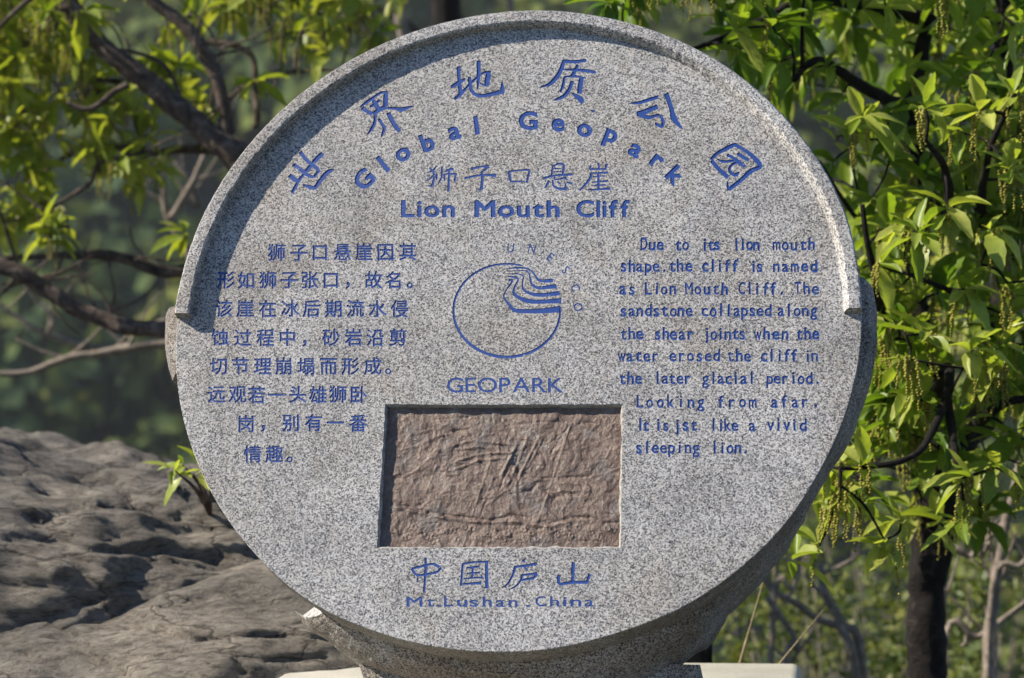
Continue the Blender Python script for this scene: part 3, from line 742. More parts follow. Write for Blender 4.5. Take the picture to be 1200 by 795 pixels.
DC = 0.20
ca, cr = table([(344.5,716),(357.5,732),(379.5,747),(399,765),(421,779),(454,791),(500,806),(600,822),(700,815),(760,800),(797,775),(837,739),(853,715),(888,680),(907,661),(945,600)], DC)
aA, aB = ca[0] - 0.005, ca[-1]
cv, cf = [], []
NC = 220
for i in range(NC + 1):
    t = i / NC; a = aA + (aB - aA) * t
    ro = float(np.interp(a, ca, cr))
    tip = min(1, t / 0.04)
    tip2 = min(1, (1 - t) / 0.5)
    p = Vector((math.cos(a) * 9, math.sin(a) * 9, 0)); nz = lambda k: 0.007 * noise.fractal(p + Vector((0, 0, k)), 1, 2, 4)
    th = ro - RAD + 0.012 * (1 - t) ** 10
    prof = [(RAD - 0.10, 0.085), (RAD - 0.012, 0.088), (RAD + th * .25 + nz(1), 0.105), (RAD + th * .72 + nz(2), 0.145), (ro + nz(3) * .6, DC), (ro - 0.004 + nz(4), 0.26), (ro - 0.03, 0.31), (RAD - 0.12, 0.33)]
    for r, y in prof:
        a2 = a + 0.15 * (1 - t) ** 12 * max(0, (.2 - y) / .115); cv.append(L(r * math.cos(a2), y, r * math.sin(a2)))
npf = 8
for i in range(NC):
    for j in range(npf - 1): cf.append((i * npf + j, i * npf + j + 1, (i + 1) * npf + j + 1, (i + 1) * npf + j))
    cf.append((i * npf + npf - 1, i * npf, (i + 1) * npf, (i + 1) * npf + npf - 1))
cf.append(tuple(range(npf))); cf.append(tuple(NC * npf + j for j in reversed(range(npf))))
mesh("cradle", cv, cf, [GRANITE_U, GRANITE_E], sign, midx=[1 if k < 8 * 2 or k == NC * 8 else 0 for k in range(len(cf))])
# foot under the cradle, down to the plinth
fx0 = face(452, 790, -.2)[0]; fx1 = face(788, 784, -.2)[0]
fv, ff = [], []
for k, (z, gx_) in enumerate(((-0.60, 0.05), (-0.68, 0.02), (-0.72, 0.0), (-0.80, 0.0))):
    for (x, y) in ((fx0 - gx_, .19), (fx0 * .3, .175), (fx1 * .3, .175), (fx1 + gx_, .19), (fx1 + gx_, .30), (fx0 - gx_, .30)): fv.append(L(x, y, z))
for k in range(3):
    for i in range(6): q = (i + 1) % 6; ff.append((k * 6 + i, k * 6 + q, (k + 1) * 6 + q, (k + 1) * 6 + i))
ff.append(tuple(range(6))); ff.append(tuple(18 + i for i in range(6)))
mesh("foot", fv, ff, GRANITE_U, sign)

# ------------------------------------------------------------------ plinth and the post behind it
def rounded_prism(poly, z0, z1, bev, mat, name, parent=None):
    bm = bmesh.new(); lo = [bm.verts.new((x, y, z0)) for x, y in poly]; hi = [bm.verts.new((x, y, z1)) for x, y in poly]
    n = len(poly); bm.faces.new(hi); bm.faces.new(lo[::-1])
    for i in range(n): bm.faces.new((lo[i], lo[(i + 1) % n], hi[(i + 1) % n], hi[i]))
    bmesh.ops.recalc_face_normals(bm, faces=bm.faces)
    bmesh.ops.bevel(bm, geom=[e for e in bm.edges], offset=bev, segments=4, profile=0.5, affect='EDGES')
    me = bpy.data.meshes.new(name); bm.to_mesh(me); bm.free(); me.materials.append(mat)
    for p in me.polygons: p.use_smooth = True
    o = bpy.data.objects.new(name, me); COL.objects.link(o)
    if parent: o.parent = parent
    return o
bl = P(356, 778, 4.80); br = P(940, 770, 4.74)
ztop = (bl.z + br.z) / 2
tow = Vector((-0.145, -0.99, 0)) * 1.05
pl = rounded_prism([(bl.x + tow.x, bl.y + tow.y), (br.x + tow.x, br.y + tow.y), (br.x, br.y), (bl.x, bl.y)], -0.05, ztop, 0.022, CONCRETE, "plinth")
setp(pl, "pale concrete plinth with rounded edges under the round granite sign", "plinth")
ps0, ps1 = P(797, 760, 4.95), P(834, 760, 4.95)
po = rounded_prism([(ps0.x - .12, 4.92), (ps1.x, 4.92), (ps1.x, 5.05), (ps0.x - .12, 5.05)], -0.1, P(0, 690, 4.95).z, 0.012, BARK_D, "support_post")  # near-black bark colour stands in for shade on this block
setp(po, "dark upright support block, shade put into its colour, behind the round granite sign", "post")

# ------------------------------------------------------------------ boulders
def boulder(name, centre, axes, rot, seed, mat, low, facet, fine, strata, cracks, sub=7):
    bm = bmesh.new(); bmesh.ops.create_icosphere(bm, subdivisions=sub, radius=1)
    Rm = Matrix.Rotation(rot, 3, 'Y'); sx = Vector((seed, seed * 1.7, seed * .3))
    segs = [(np.array(p[:-1], float), np.array(p[1:], float), w, d) for p, w, d in cracks]
    for vtx in bm.verts:
        n = vtx.co.normalized()
        q = Vector((math.copysign(abs(n.x) ** .85, n.x) * axes[0], math.copysign(abs(n.y) ** 1.0, n.y) * axes[1], math.copysign(abs(n.z) ** .85, n.z) * axes[2]))
        w = q + sx; ww = w + Vector((noise.noise(w * 3), noise.noise(w * 3 + Vector((7, 1, 1))), noise.noise(w * 3 + Vector((1, 9, 1))))) * .06
        d = low * noise.fractal(w * 2.4, 1.0, 2, 3)
        dist, _ = noise.voronoi(Vector((ww.x * .7, ww.y, ww.z * 1.3)) * 3.4); d += facet * min((dist[1] - dist[0]) * 2.2, .55)
        bed = Vector((w.x * 1.6, w.y * 2.2, w.z * 5.5 + 1.2 * noise.noise(w * 1.6)))       # bedding, drawn out along the layers
        d += strata * noise.fractal(bed, .75, 2.2, 6)
        d += fine * noise.fractal(Vector((w.x * 9, w.y * 12, w.z * 17)), .8, 2.1, 6)
        d -= fine * .8 * max(0, abs(noise.noise(Vector((w.x * 3, w.y * 3, w.z * 9 + 2 * noise.noise(w * 2.5))))) * -9 + 1)
        g = Rm @ q + centre
        if segs and n.y < .3:
            px, py = 600 + g.x / g.y * FPX, 397.5 - (g.z - CAMZ) / g.y * FPX; pt = np.array([px, py])
            for A, B, cw, cd in segs:
                D = B - A; t = np.clip(((pt - A) * D).sum(1) / (D * D).sum(1), 0, 1); e = np.hypot(*(A + D * t[:, None] - pt).T).min() + 4 * noise.noise(w * 14)
                d -= cd * math.exp(-(e / cw) ** 2)
        vtx.co = Rm @ (q + n * d)
    me = bpy.data.meshes.new(name); bm.to_mesh(me); bm.free(); me.materials.append(mat)
    for p in me.polygons: p.use_smooth = True
    o = bpy.data.objects.new(name, me); COL.objects.link(o); o.location = centre
    return o
c = P(70, 730, 5.50)
b1 = boulder("boulder", c, (1.10, 0.70, 0.43), math.radians(9), 3.1, ROCK_D, 0.050, 0.026, 0.019, 0.010,
    [([(40,612),(130,590),(200,606),(260,592)], 4, .022), ([(-20,565),(60,550),(150,560),(230,575)], 3.5, .016), ([(110,515),(140,560),(165,600)], 3, .014), ([(-20,640),(70,632),(110,650),(190,640),(260,650)], 5, .025), ([(190,545),(215,590),(250,620)], 3, .014)])
setp(b1, "dark rough weathered boulder rising behind the left of the sign", "rock")
c = P(150, 892, 5.08)
b2 = boulder("rock_ledge", c, (0.80, 0.62, 0.42), math.radians(-12), 8.4, ROCK_L, 0.045, 0.014, 0.006, 0.009,
    [([(60,745),(120,722),(170,730),(230,748),(330,742),(400,752)], 3.5, .020), ([(150,712),(200,722),(255,748),(285,795)], 3, .014), ([(190,700),(270,684),(340,700)], 3.5, .020), ([(-10,705),(70,722),(100,760),(150,790)], 4, .022), ([(110,775),(220,768),(310,778),(380,772)], 2.5, .010), ([(20,760),(60,780),(90,800)], 3, .012)])
setp(b2, "smooth lighter brown rock ledge with long cracks, below the dark boulder", "rock")

# ------------------------------------------------------------------ foliage builders
def leaf_geo(Ln, width, curl, fold, r, lobes=True):
    """a toothed oval leaf along +X, blade up +Z; returns verts, faces"""
    ns = 9 if lobes else 6; v, f = [], []; ph = r.uniform(0, 6.28); sway = r.uniform(-.10, .10); wav = r.uniform(.02, .06)
    for i in range(ns + 1):
        s = i / ns
        w = (math.sin(math.pi * min(1, s ** .80)) ** .9) * (.55 + .45 * s) * 1.18 if lobes else math.sin(math.pi * s ** .85)
        w = max(w, .03 if i == 0 else 0.0)
        hw = w * width * .5; x = s * Ln; yc = sway * Ln * s * s
        zc = -curl * Ln * s * s
        for j in (-2, -1, 0, 1, 2):
            q = j / 2; tooth = (1.10 if (i % 2 == 0) else .95) if (abs(j) == 2 and lobes) else 1
            v.append((x + (.03 * Ln * (abs(q)) if lobes else 0), yc + hw * q * tooth, zc + hw * fold * abs(q) ** 1.5 + wav * hw * 2 * math.sin(s * 11 + ph + j) * abs(q)))
    for i in range(ns):
        for j in range(4): a = i * 5 + j; f.append((a, a + 1, a + 6, a + 5))
    return v, f
def basis(d, up=Vector((0, 0, 1))):
    d = d.normalized(); s = up.cross(d)
    if s.length < 1e-3: s = Vector((1, 0, 0))
    s.normalize(); u = d.cross(s); return d, s, u
def add_leaf(mb, base, d, size, r, tint, roll=0.0, lobes=True, width=.44):
    v, f = leaf_geo(size, size * width, r.uniform(-.1, .6), r.uniform(.05, .9), r, lobes)
    X, Y, Z = basis(d); c, s = math.cos(roll), math.sin(roll); Y2 = Y * c + Z * s; Z2 = Z * c - Y * s
    mb.add([base + X * p[0] + Y2 * p[1] + Z2 * p[2] for p in v], f, tint)
def add_catkin(mb, base, ln, r):
    """hanging string of small flower beads"""
    n = max(6, int(ln / .0058)); p = Vector(base); dx = Vector((r.uniform(-.15, .15), r.uniform(-.15, .15), -1)).normalized()
    for i in range(n):
        q = p + dx * (ln * i / n) + Vector((r.uniform(-1, 1), r.uniform(-1, 1), 0)) * .0022
        rr = .0046 * (1 - .4 * i / n) * r.uniform(.7, 1.2); t = r.random()
        o = [(rr, 0, 0), (0, rr, 0), (-rr, 0, 0), (0, -rr, 0), (0, 0, rr * 1.1), (0, 0, -rr * 1.1)]
        mb.add([q + Vector(e) for e in o], [(0, 1, 4), (1, 2, 4), (2, 3, 4), (3, 0, 4), (1, 0, 5), (2, 1, 5), (3, 2, 5), (0, 3, 5)], t)
def cluster(lm, km, pos, size, r, ncat=0, nl=None, tint=None, tip=None):
    nl = nl or r.randint(5, 8); tip = tip or Vector((r.uniform(-1, 1), r.uniform(-1, .6), r.uniform(-.2, .8))).normalized()
    a0 = r.uniform(0, 6.28); X, Y, Z = basis(tip, Vector((.2, .9, .3)))
    tb = r.random() if tint is None else tint
    for i in range(nl):
        a = a0 + i * 6.283 / nl + r.uniform(-.3, .3); sp = r.uniform(.45, 1.5)
        d = (X * math.cos(sp) + (Y * math.cos(a) + Z * math.sin(a)) * math.sin(sp)); d.z -= r.uniform(0, .35)
        add_leaf(lm, pos + tip * r.uniform(-.012, .01), d, size * r.uniform(.45, 1.2), r, min(1, max(0, tb + r.uniform(-.25, .25))), r.uniform(-.5, .5))
    for i in range(ncat):
        add_catkin(km, pos + Vector((r.uniform(-1, 1), r.uniform(-1, 1), r.uniform(-.3, .2))) * .024, r.uniform(.05, .115), r)

class Tree:
    def __init__(s, name, base, label, cat="tree"):
        s.root = empty(name, base, label, cat); s.o = Vector(base); s.w = MB(); s.l = MB(); s.k = MB(); s.nodes = []; s.ws = 1.0
    def limb(s, pxs, y, n=10, rough=.16):
        """limb given by (px,py,diameter_px[,depth]) stations"""
        pts = [P(q[0], q[1], q[3] if len(q) > 3 else y) - s.o for q in pxs]; rad = [s.ws * q[2] / 2 / FPX * (q[3] if len(q) > 3 else y) for q in pxs]
        p, r = smooth_path(pts, rad, 7)
        p = [q + Vector((noise.noise(q * 11), noise.noise(q * 11 + Vector((5, 5, 5))), noise.noise(q * 11 + Vector((9, 1, 5))))) * min(.012, r[i] * .5) for i, q in enumerate(p)]
        s.w.tube(p, r, n, .5, rough)
        s.nodes += [(q, r[i]) for i, q in enumerate(p)]
    def twig_to(s, pos, r, rad=.0028):
        """thin twig from the nearest limb station to a leaf cluster"""
        if not s.nodes: return
        best = min(s.nodes, key=lambda q: (q[0] - pos).length * (1 + .25 * r.random())); a = best[0]; d = pos - a
        if d.length < .01: return
        mid = a + d * .5 + Vector((r.uniform(-1, 1), r.uniform(-1, 1), r.uniform(-.4, .9))) * d.length * .16
        p, rr = smooth_path([a, mid, pos], [min(best[1], rad * 1.7 + d.length * .003), rad * 1.2, rad * .7], 5)
        s.w.tube(p, rr, 5, .5); 
        for q, b in list(zip(p, rr))[4:]: s.nodes.append((q, b))
    def leaves(s, px, py, y, size, r, ncat=0, twig=True, **kw):
        pos = P(px, py, y) - s.o
        if twig: s.twig_to(pos, r)
        cluster(s.l, s.k, pos, size, r, ncat, **kw)
    def done(s, bark, leaf, catkin=True, cmat=None):
        if s.w.v: s.w.build("trunk", bark, s.root)
        if s.l.v: s.l.build("crown", leaf, s.root)
        if s.k.v:
            k = s.k.build("catkins", cmat or CATKIN, s.root); k['kind'] = 'stuff'
        return s.root

# ------------------------------------------------------------------ right oak, close behind the sign
r = random.Random(21)
gb = P(1092, 1330, 5.35); gb.z = ground_z(gb.x, gb.y) - .05
T3 = Tree("oak_tree", gb, "leafy green oak with dark trunk and hanging catkins right of the sign")
low = [(1090, 1500, 66), (1088, 900, 54), (1084, 780, 46), (1086, 700, 43), (1092, 625, 50), (1098, 560, 48)]
T3.limb(low, 5.35, 14, .22)
T3.limb([(1098, 565, 54, 5.35), (1092, 500, 40, 5.4), (1080, 430, 34, 5.45), (1070, 340, 28, 5.5), (1085, 240, 24, 5.5), (1070, 120, 20, 5.5), (1090, 0, 16, 5.5), (1100, -140, 12, 5.5)], 5.4, 12, .2)
T3.limb([(1100, 570, 44, 5.35), (1130, 520, 34, 5.5), (1160, 470, 40, 5.7), (1172, 400, 34, 5.8), (1180, 250, 28, 5.9), (1175, 80, 22, 5.9), (1190, -120, 14, 5.9)], 5.5, 12, .2)
T3.limb([(1090, 470, 22, 5.35), (1110, 430, 14, 5.0), (1108, 470, 11, 4.75), (1075, 530, 8, 4.65), (1010, 548, 6, 4.62), (985, 549, 4, 4.6)], 5, 7)
T3.limb([(1110, 470, 12, 4.8), (1120, 540, 9, 4.7), (1128, 585, 6, 4.7)], 4.8, 6)
T3.limb([(1130, 512, 18, 5.5), (1150, 490, 16, 5.0), (1185, 470, 10, 4.8), (1230, 465, 8, 4.8)], 5, 7)
T3.limb([(1080, 430, 16, 5.4), (1040, 390, 12, 5.0), (1025, 330, 9, 4.85), (1010, 240, 6, 4.8)], 5, 7)
T3.limb([(1085, 250, 20, 5.45), (1110, 250, 14, 5.0), (1108, 200, 10, 4.75), (1085, 165, 6, 4.65)], 5, 7)
T3.limb([(1070, 130, 18, 5.5), (1000, 95, 13, 5.2), (960, 70, 10, 5.1), (930, 95, 6, 5.0)], 5.2, 7)
T3.limb([(1085, 20, 18, 5.5), (960, 0, 13, 5.3), (890, 27, 11, 5.2), (840, 48, 9, 5.15), (790, 66, 6, 5.1), (730, 76, 4, 5.1)], 5.3, 7)
T3.limb([(1170, 300, 18, 5.8), (1150, 250, 12, 5.1), (1160, 180, 8, 4.8), (1190, 110, 6, 4.7)], 5, 7)
T3.limb([(1070, 330, 10, 5.4), (1000, 250, 6, 5.2), (960, 190, 4, 5.1)], 5.2, 6)
T3.limb([(1170, 420, 14, 5.8), (1150, 360, 10, 5.0), (1110, 340, 7, 4.75), (1060, 320, 5, 4.7)], 5, 6)
# near clusters, their sunlit brightness put into a paler leaf tint
for px, py, y, n, sz, nc in ((1085,128,4.64,7,.105,6),(1075,275,4.62,8,.10,5),(1060,262,4.7,6,.095,4),(1150,130,4.7,7,.10,6),(1180,200,4.7,6,.10,6),(1125,155,4.8,6,.10,5),(1010,545,4.6,6,.085,4),(985,580,4.6,5,.08,4),(965,545,4.66,4,.08,3),
    (1135,560,4.66,8,.10,6),(1165,548,4.7,7,.10,4),(1040,640,4.62,8,.085,1),(1055,610,4.7,5,.08,3),(1140,410,4.65,7,.10,5),(1170,430,4.7,8,.10,6),(1060,420,4.66,6,.10,8),(1050,380,4.75,6,.10,6),(1130,340,4.7,6,.10,4),
    (1160,270,4.7,7,.10,5),(1185,340,4.75,7,.10,6),(1110,245,4.72,6,.09,3),(1030,310,4.75,6,.10,5),(1190,110,4.72,7,.10,4),(1200,560,4.7,7,.10,4),(1080,470,4.75,6,.09,6),(975,595,4.63,4,.075,4),(1010,590,4.68,4,.075,4),(960,640,4.66,3,.11,1),(930,655,4.7,3,.12,0)):
    T3.leaves(px, py, y, sz * .88, r, nc, nl=n + 1, tint=r.uniform(.55, .95))
# the mass of the crown; density falls off below
def crown_fill(T, n, poly, ylo, yhi, size, r, pc=.5, tlo=.1, thi=.8, twig=True, cats=(2, 6)):
    x0, x1 = min(p[0] for p in poly), max(p[0] for p in poly); y0, y1 = min(p[1] for p in poly), max(p[1] for p in poly); k = 0; tries = 0
    pts = np.array(poly, float)
    while k < n and tries < n * 40:
        tries += 1
        px, py = r.uniform(x0, x1), r.uniform(y0, y1)
        if winding(pts, np.array([[px, py]]))[0] == 0: continue
        y = r.uniform(ylo, yhi)
        q = P(px, py, y)
        if noise.noise(q * 2.6 + Vector((3, 1, 7))) < -.16 and r.random() < .85: continue
        T.leaves(px, py, y, size * r.uniform(.8, 1.15), r, r.randint(*cats) if r.random() < pc else 0, twig=twig, tint=r.uniform(tlo, thi)); k += 1
crown_fill(T3, 230, [(880,-130),(1330,-130),(1330,240),(1010,300),(985,200),(905,120)], 4.75, 6.2, .102, r, .4, .05, .95)
crown_fill(T3, 125, [(1010,180),(1420,180),(1420,480),(1050,470),(1035,380)], 4.7, 6.0, .096, r, .6, .2, 1.0)
crown_fill(T3, 62, [(985,300),(1080,330),(1040,560),(1000,590),(950,580),(1020,450)], 4.75, 5.5, .088, r, .5, .1, .9)
crown_fill(T3, 42, [(1030,440),(1340,440),(1340,640),(1130,610),(1060,640)], 4.75, 5.8, .10, r, .6, .2, .9)
crown_fill(T3, 46, [(690,-60),(980,-60),(915,90),(880,60),(800,20),(700,10)], 4.9, 5.6, .10, r, .4, .0, .55)
crown_fill(T3, 12, [(850,30),(960,20),(930,110),(880,80)], 4.9, 5.5, .10, r, .3, .1, .6)
crown_fill(T3, 110, [(940,-60),(1300,-60),(1300,430),(1050,430),(1010,260)], 5.5, 6.6, .10, r, .4, .3, 1.0)
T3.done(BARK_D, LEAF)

# ------------------------------------------------------------------ left oak, farther back
r = random.Random(5)
YL = 6.4
gb = P(395, 1500, YL); gb.z = ground_z(gb.x, gb.y) - .05
T1 = Tree("oak_tree", gb, "oak with thick bare forking limbs and yellowish young leaves left of the sign"); T1.ws = .8
T1.limb([(395, 1500, 90), (390, 800, 70), (370, 560, 62), (335, 380, 56), (310, 260, 52), (282, 188, 46), (245, 158, 36), (205, 125, 33), (160, 88, 33), (125, 60, 28), (85, 12, 30), (45, -50, 28), (0, -140, 22)], YL, 14, .2)
T1.limb([(285, 190, 34), (266, 165, 24), (262, 120, 19), (250, 82, 20), (232, 48, 20), (205, 22, 20), (165, -12, 18), (120, -70, 14)], YL, 10, .2)
T1.limb([(352, 440, 34), (290, 405, 30), (205, 388, 26), (150, 382, 24), (110, 372, 24), (70, 350, 24), (30, 325, 23), (-10, 305, 24), (-80, 280, 20)], YL - .1, 10, .25)
T1.limb([(320, 320, 26), (260, 318, 22), (190, 318, 17), (150, 305, 17), (110, 298, 16), (60, 300, 10), (15, 302, 9), (-40, 310, 6)], YL + .3, 8, .25)
T1.limb([(262, 178, 18), (225, 176, 13), (180, 178, 12), (130, 172, 9), (85, 180, 7), (40, 210, 5)], YL + .5, 8)
T1.limb([(150, 100, 10), (135, 108, 9), (105, 128, 9), (78, 120, 6)], YL - .2, 6)
T1.limb([(210, 128, 8), (208, 105, 7), (190, 75, 7), (160, 62, 6), (125, 58, 4)], YL, 6)
T1.limb([(140, 95, 9), (95, 90, 8), (60, 78, 5), (20, 70, 4)], YL + .3, 6)
T1.limb([(180, 178, 7), (120, 190, 7), (105, 215, 7), (75, 235, 7), (55, 248, 6), (35, 275, 4)], YL + .1, 6)
T1.limb([(70, 350, 10), (30, 330, 6), (0, 250, 6), (-30, 220, 6)], YL + .2, 6)
T1.limb([(262, 120, 7), (300, 95, 6), (340, 85, 6), (400, 82, 4)], YL + .4, 6)
T1.limb([(232, 48, 8), (290, 60, 10), (300, 110, 12), (300, 150, 12)], YL + .6, 6)
T1.limb([(205, 22, 8), (270, 10, 8), (330, -10, 7), (380, 20, 5)], YL + .6, 6)
T1.limb([(60, -20, 10), (10, 20, 7), (-20, 60, 5)], YL - .2, 6)
crown_fill(T1, 105, [(-90,20),(40,0),(110,60),(120,120),(60,180),(60,270),(-20,260),(-90,240)], YL + .05, YL + .9, .105, r, .6, .35, 1.0, cats=(3, 7))
crown_fill(T1, 58, [(-60,-60),(90,-60),(110,40),(40,110),(-60,90)], YL - .2, YL + .8, .10, r, .8, .35, 1.0, cats=(4, 8))
crown_fill(T1, 46, [(150,-50),(420,-50),(420,20),(330,50),(280,30),(220,60),(150,50)], YL + .1, YL + 1.0, .10, r, .7, .3, .95, cats=(3, 7))
crown_fill(T1, 28, [(95,130),(130,110),(200,165),(200,200),(150,215),(100,200)], YL + .05, YL + .7, .095, r, .6, .4, 1.0)
crown_fill(T1, 12, [(150,60),(230,80),(240,140),(190,110)], YL + .1, YL + .7, .10, r, .6, .4, 1.0)
crown_fill(T1, 34, [(300,-40),(490,-40),(470,30),(400,75),(330,60)], YL + .1, YL + 1.0, .10, r, .8, .4, 1.0, cats=(3, 7))
rt_ = random.Random(12)
for i in range(46):
    bx, by = rt_.choice(((110, 372), (150, 305), (60, 350), (205, 388), (180, 178), (130, 172), (85, 12), (160, 88), (262, 120), (240, 60), (30, 325), (300, 95), (330, 85), (60, 250)))
    bx += rt_.uniform(-25, 25); by += rt_.uniform(-6, 6); a = rt_.uniform(0, 6.28); l = rt_.uniform(40, 110); dx, dy = l * math.cos(a), l * .7 * math.sin(a) - 15
    T1.limb([(bx, by, 5), (bx + dx * .5 + rt_.uniform(-8, 8), by + dy * .5 + rt_.uniform(-8, 8), 3.4), (bx + dx, by + dy, 1.8)], YL + rt_.uniform(-.1, .3), 5)
for px, py, nc in ((65, 268, 2), (50, 264, 2), (58, 280, 1), (300, 95, 1), (218, 275, 0)): 
    if py < 500: T1.leaves(px, py, YL - .1, .10, r, nc, tint=.6)
T1.done(BARK, LEAF_Y)

# ------------------------------------------------------------------ slim trees farther back, above the sign
r = random.Random(9)
for name, label, px, wd, y, lean in (("slim_tree", "slim dark trunk rising behind the top of the sign", 522, 34, 9.5, 2), ("slim_tree", "thin pale trunk just right of the dark trunk above the sign", 597, 9, 9.0, 4), ("slim_tree", "thin grey trunk left of the dark trunk above the sign", 470, 14, 8.6, -16)):
    b = P(px, 397, y); b.z = ground_z(b.x, y) - .1
    t = Tree(name, b, label)
    h0 = 397 + (CAMZ - b.z) / y * FPX
    t.limb([(px - lean * 5, h0, wd * 1.5), (px - lean * 2, 420, wd * 1.15), (px, 20, wd), (px + lean, -80, wd * .9), (px + lean * 3, -420, wd * .6)], y, 9)
    for i in range(6):
        py = r.uniform(-380, 120); sx = r.choice([-1, 1]); t.limb([(px, py + 20, wd * .35), (px + sx * 50, py - 30, wd * .22), (px + sx * 110, py - 50, wd * .12)], y, 5)
    crown_fill(t, 26, [(px - 170, -520), (px + 170, -520), (px + 140, -60), (px - 140, -60)], y - .6, y + .6, .13, r, .3, .2, .9)
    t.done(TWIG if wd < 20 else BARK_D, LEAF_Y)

# ------------------------------------------------------------------ bare shrubs and leafy bushes on the slope behind
def bare_shrub(label, y, stems, mat=TWIG, leafn=0, seed=1, leafpoly=None):
    q0 = P(stems[0][0][0], stems[0][0][1], y); b = Vector((q0.x, y, ground_z(q0.x, y) - .05))
    t = Tree("bare_shrub", b, label, "shrub"); rr = random.Random(seed)
    for s in stems:
        a = s[0]; foot = (a[0] + (q0.x * 0), 397 + (CAMZ - b.z) / y * FPX, a[2] * 1.1)
        t.limb(([foot] if a[1] > 600 else []) + list(s), y + rr.uniform(-.15, .15), 6)
        m = s[len(s) // 2]
        for k in range(3):
            i = rr.randint(0, len(s) - 2); u = rr.random(); px = s[i][0] * (1 - u) + s[i + 1][0] * u; py = s[i][1] * (1 - u) + s[i + 1][1] * u; w = min(s[i][2], s[i + 1][2])
            dx, dy = rr.uniform(-60, 60), rr.uniform(-70, -15)
            t.limb([(px, py, w * .6), (px + dx * .5, py + dy * .4, w * .45), (px + dx, py + dy, w * .25)], y, 5)
    t.done(mat, BUSH)
bare_shrub("pale leafless shrub with arched grey branches left of the sign", 7.6, [[(330, 520, 16), (250, 420, 13), (185, 403, 11), (130, 412, 10), (80, 420, 9), (30, 436, 8), (-30, 440, 7)], [(140, 410, 8), (95, 405, 8), (50, 390, 8), (20, 372, 6), (-10, 350, 5)], [(58, 392, 6), (62, 370, 5), (50, 355, 4)], [(150, 408, 5), (165, 385, 4), (210, 370, 4)]], seed=3)
bare_shrub("pale leafless sapling with upright forked twigs between the oak limbs and sign", 8.0, [[(240, 520, 12), (232, 330, 10), (198, 258, 9), (192, 215, 8), (188, 185, 6)], [(200, 255, 8), (222, 220, 9), (236, 190, 7), (245, 165, 5)], [(196, 240, 7), (170, 225, 6), (150, 210, 4)], [(215, 235, 8), (232, 240, 8), (222, 215, 8), (205, 190, 6)]], seed=4)
bare_shrub("tangle of pale dry stems below the oak at lower right of the sign", 6.6, [[(1012, 800, 12), (985, 730, 12), (965, 690, 11), (962, 660, 9)], [(1005, 800, 11), (950, 720, 9), (905, 690, 8), (880, 640, 8)], [(920, 800, 9), (935, 760, 8), (900, 700, 8)], [(905, 730, 8), (930, 690, 7), (938, 640, 6)]], seed=6)
bare_shrub("tall pale dry stems right of the dark oak trunk", 6.2, [[(1158, 800, 14), (1165, 700, 12), (1178, 620, 11), (1195, 540, 9)], [(1160, 720, 8), (1200, 660, 8), (1240, 620, 7)], [(1105, 770, 8), (1150, 745, 8), (1210, 700, 7)], [(1105, 700, 9), (1140, 650, 8), (1180, 610, 7)], [(1165, 690, 7), (1150, 650, 6), (1145, 630, 5)]], seed=8)

def bush(name, label, centre, rx, ry, rz, n, size, mat, seed, group=None, tl=(.1, .9)):
    rr = random.Random(seed); b = Vector((centre[0], centre[1], ground_z(centre[0], centre[1]) - .03))
    rt = empty(name, b, label, "bush", group); lm = MB(); wm = MB()
    c0 = Vector(centre) - b
    for i in range(9):
        a = rr.uniform(0, 6.28); tip = c0 + Vector((math.cos(a) * rx * .7, math.sin(a) * ry * .7, rr.uniform(-.2, .8) * rz))
        p, q = smooth_path([Vector((rr.uniform(-.05, .05), rr.uniform(-.05, .05), 0)), tip * .5 + Vector((0, 0, .05)), tip], [.009, .006, .003], 5); wm.tube(p, q, 5)
    for i in range(n):
        while True:
            q = Vector((rr.uniform(-1, 1), rr.uniform(-1, 1), rr.uniform(-1, 1)))
            if q.length < 1 and (q.length > .35): break
        pos = c0 + Vector((q.x * rx, q.y * ry, q.z * rz)) * (1 + .25 * noise.noise(Vector((q.x * 3 + seed, q.y * 3, q.z * 3))))
        if noise.noise(pos * 5 + Vector((seed, 0, 0))) < -.1: continue
        ti = rr.uniform(*tl)
        for k in range(rr.randint(4, 7)):
            d = Vector((rr.uniform(-1, 1), rr.uniform(-1, 1), rr.uniform(-.4, 1)))
            add_leaf(lm, pos + d * .01, d, size * rr.uniform(.6, 1.2), rr, min(1, max(0, ti + rr.uniform(-.2, .2))), rr.uniform(-1, 1), False, .5)
    wm.build("stems", TWIG, rt); lm.build("leaves", mat, rt, False)
    return rt
G = "leafy bushes on the slope behind the sign"
for i, (px, py, y, rx, rz, lab) in enumerate(((1000, 745, 8.0, .55, .38, "yellow green bush among pale stems, lower right of the sign"), (1160, 770, 7.8, .5, .36, "yellow green bush at the foot of tall dry stems"), (900, 770, 8.6, .5, .36, "low bush just right of the plinth"),
        (1080, 700, 10.5, .9, .6, "bush behind the dark oak trunk"), (1200, 640, 11, .8, .7, "green bush at right edge behind tall dry stems"), (960, 640, 12, .9, .7, "green bush glimpsed behind the oak's lower leaves"))):
    c = P(px, py, y); bush("leafy_bush", lab, (c.x, c.y, c.z), rx, .5, rz, 300 if y < 10 else 340, .045 if y < 10 else .06, BUSH, 30 + i, G, (.2, 1.0) if i < 3 else (.0, .7))
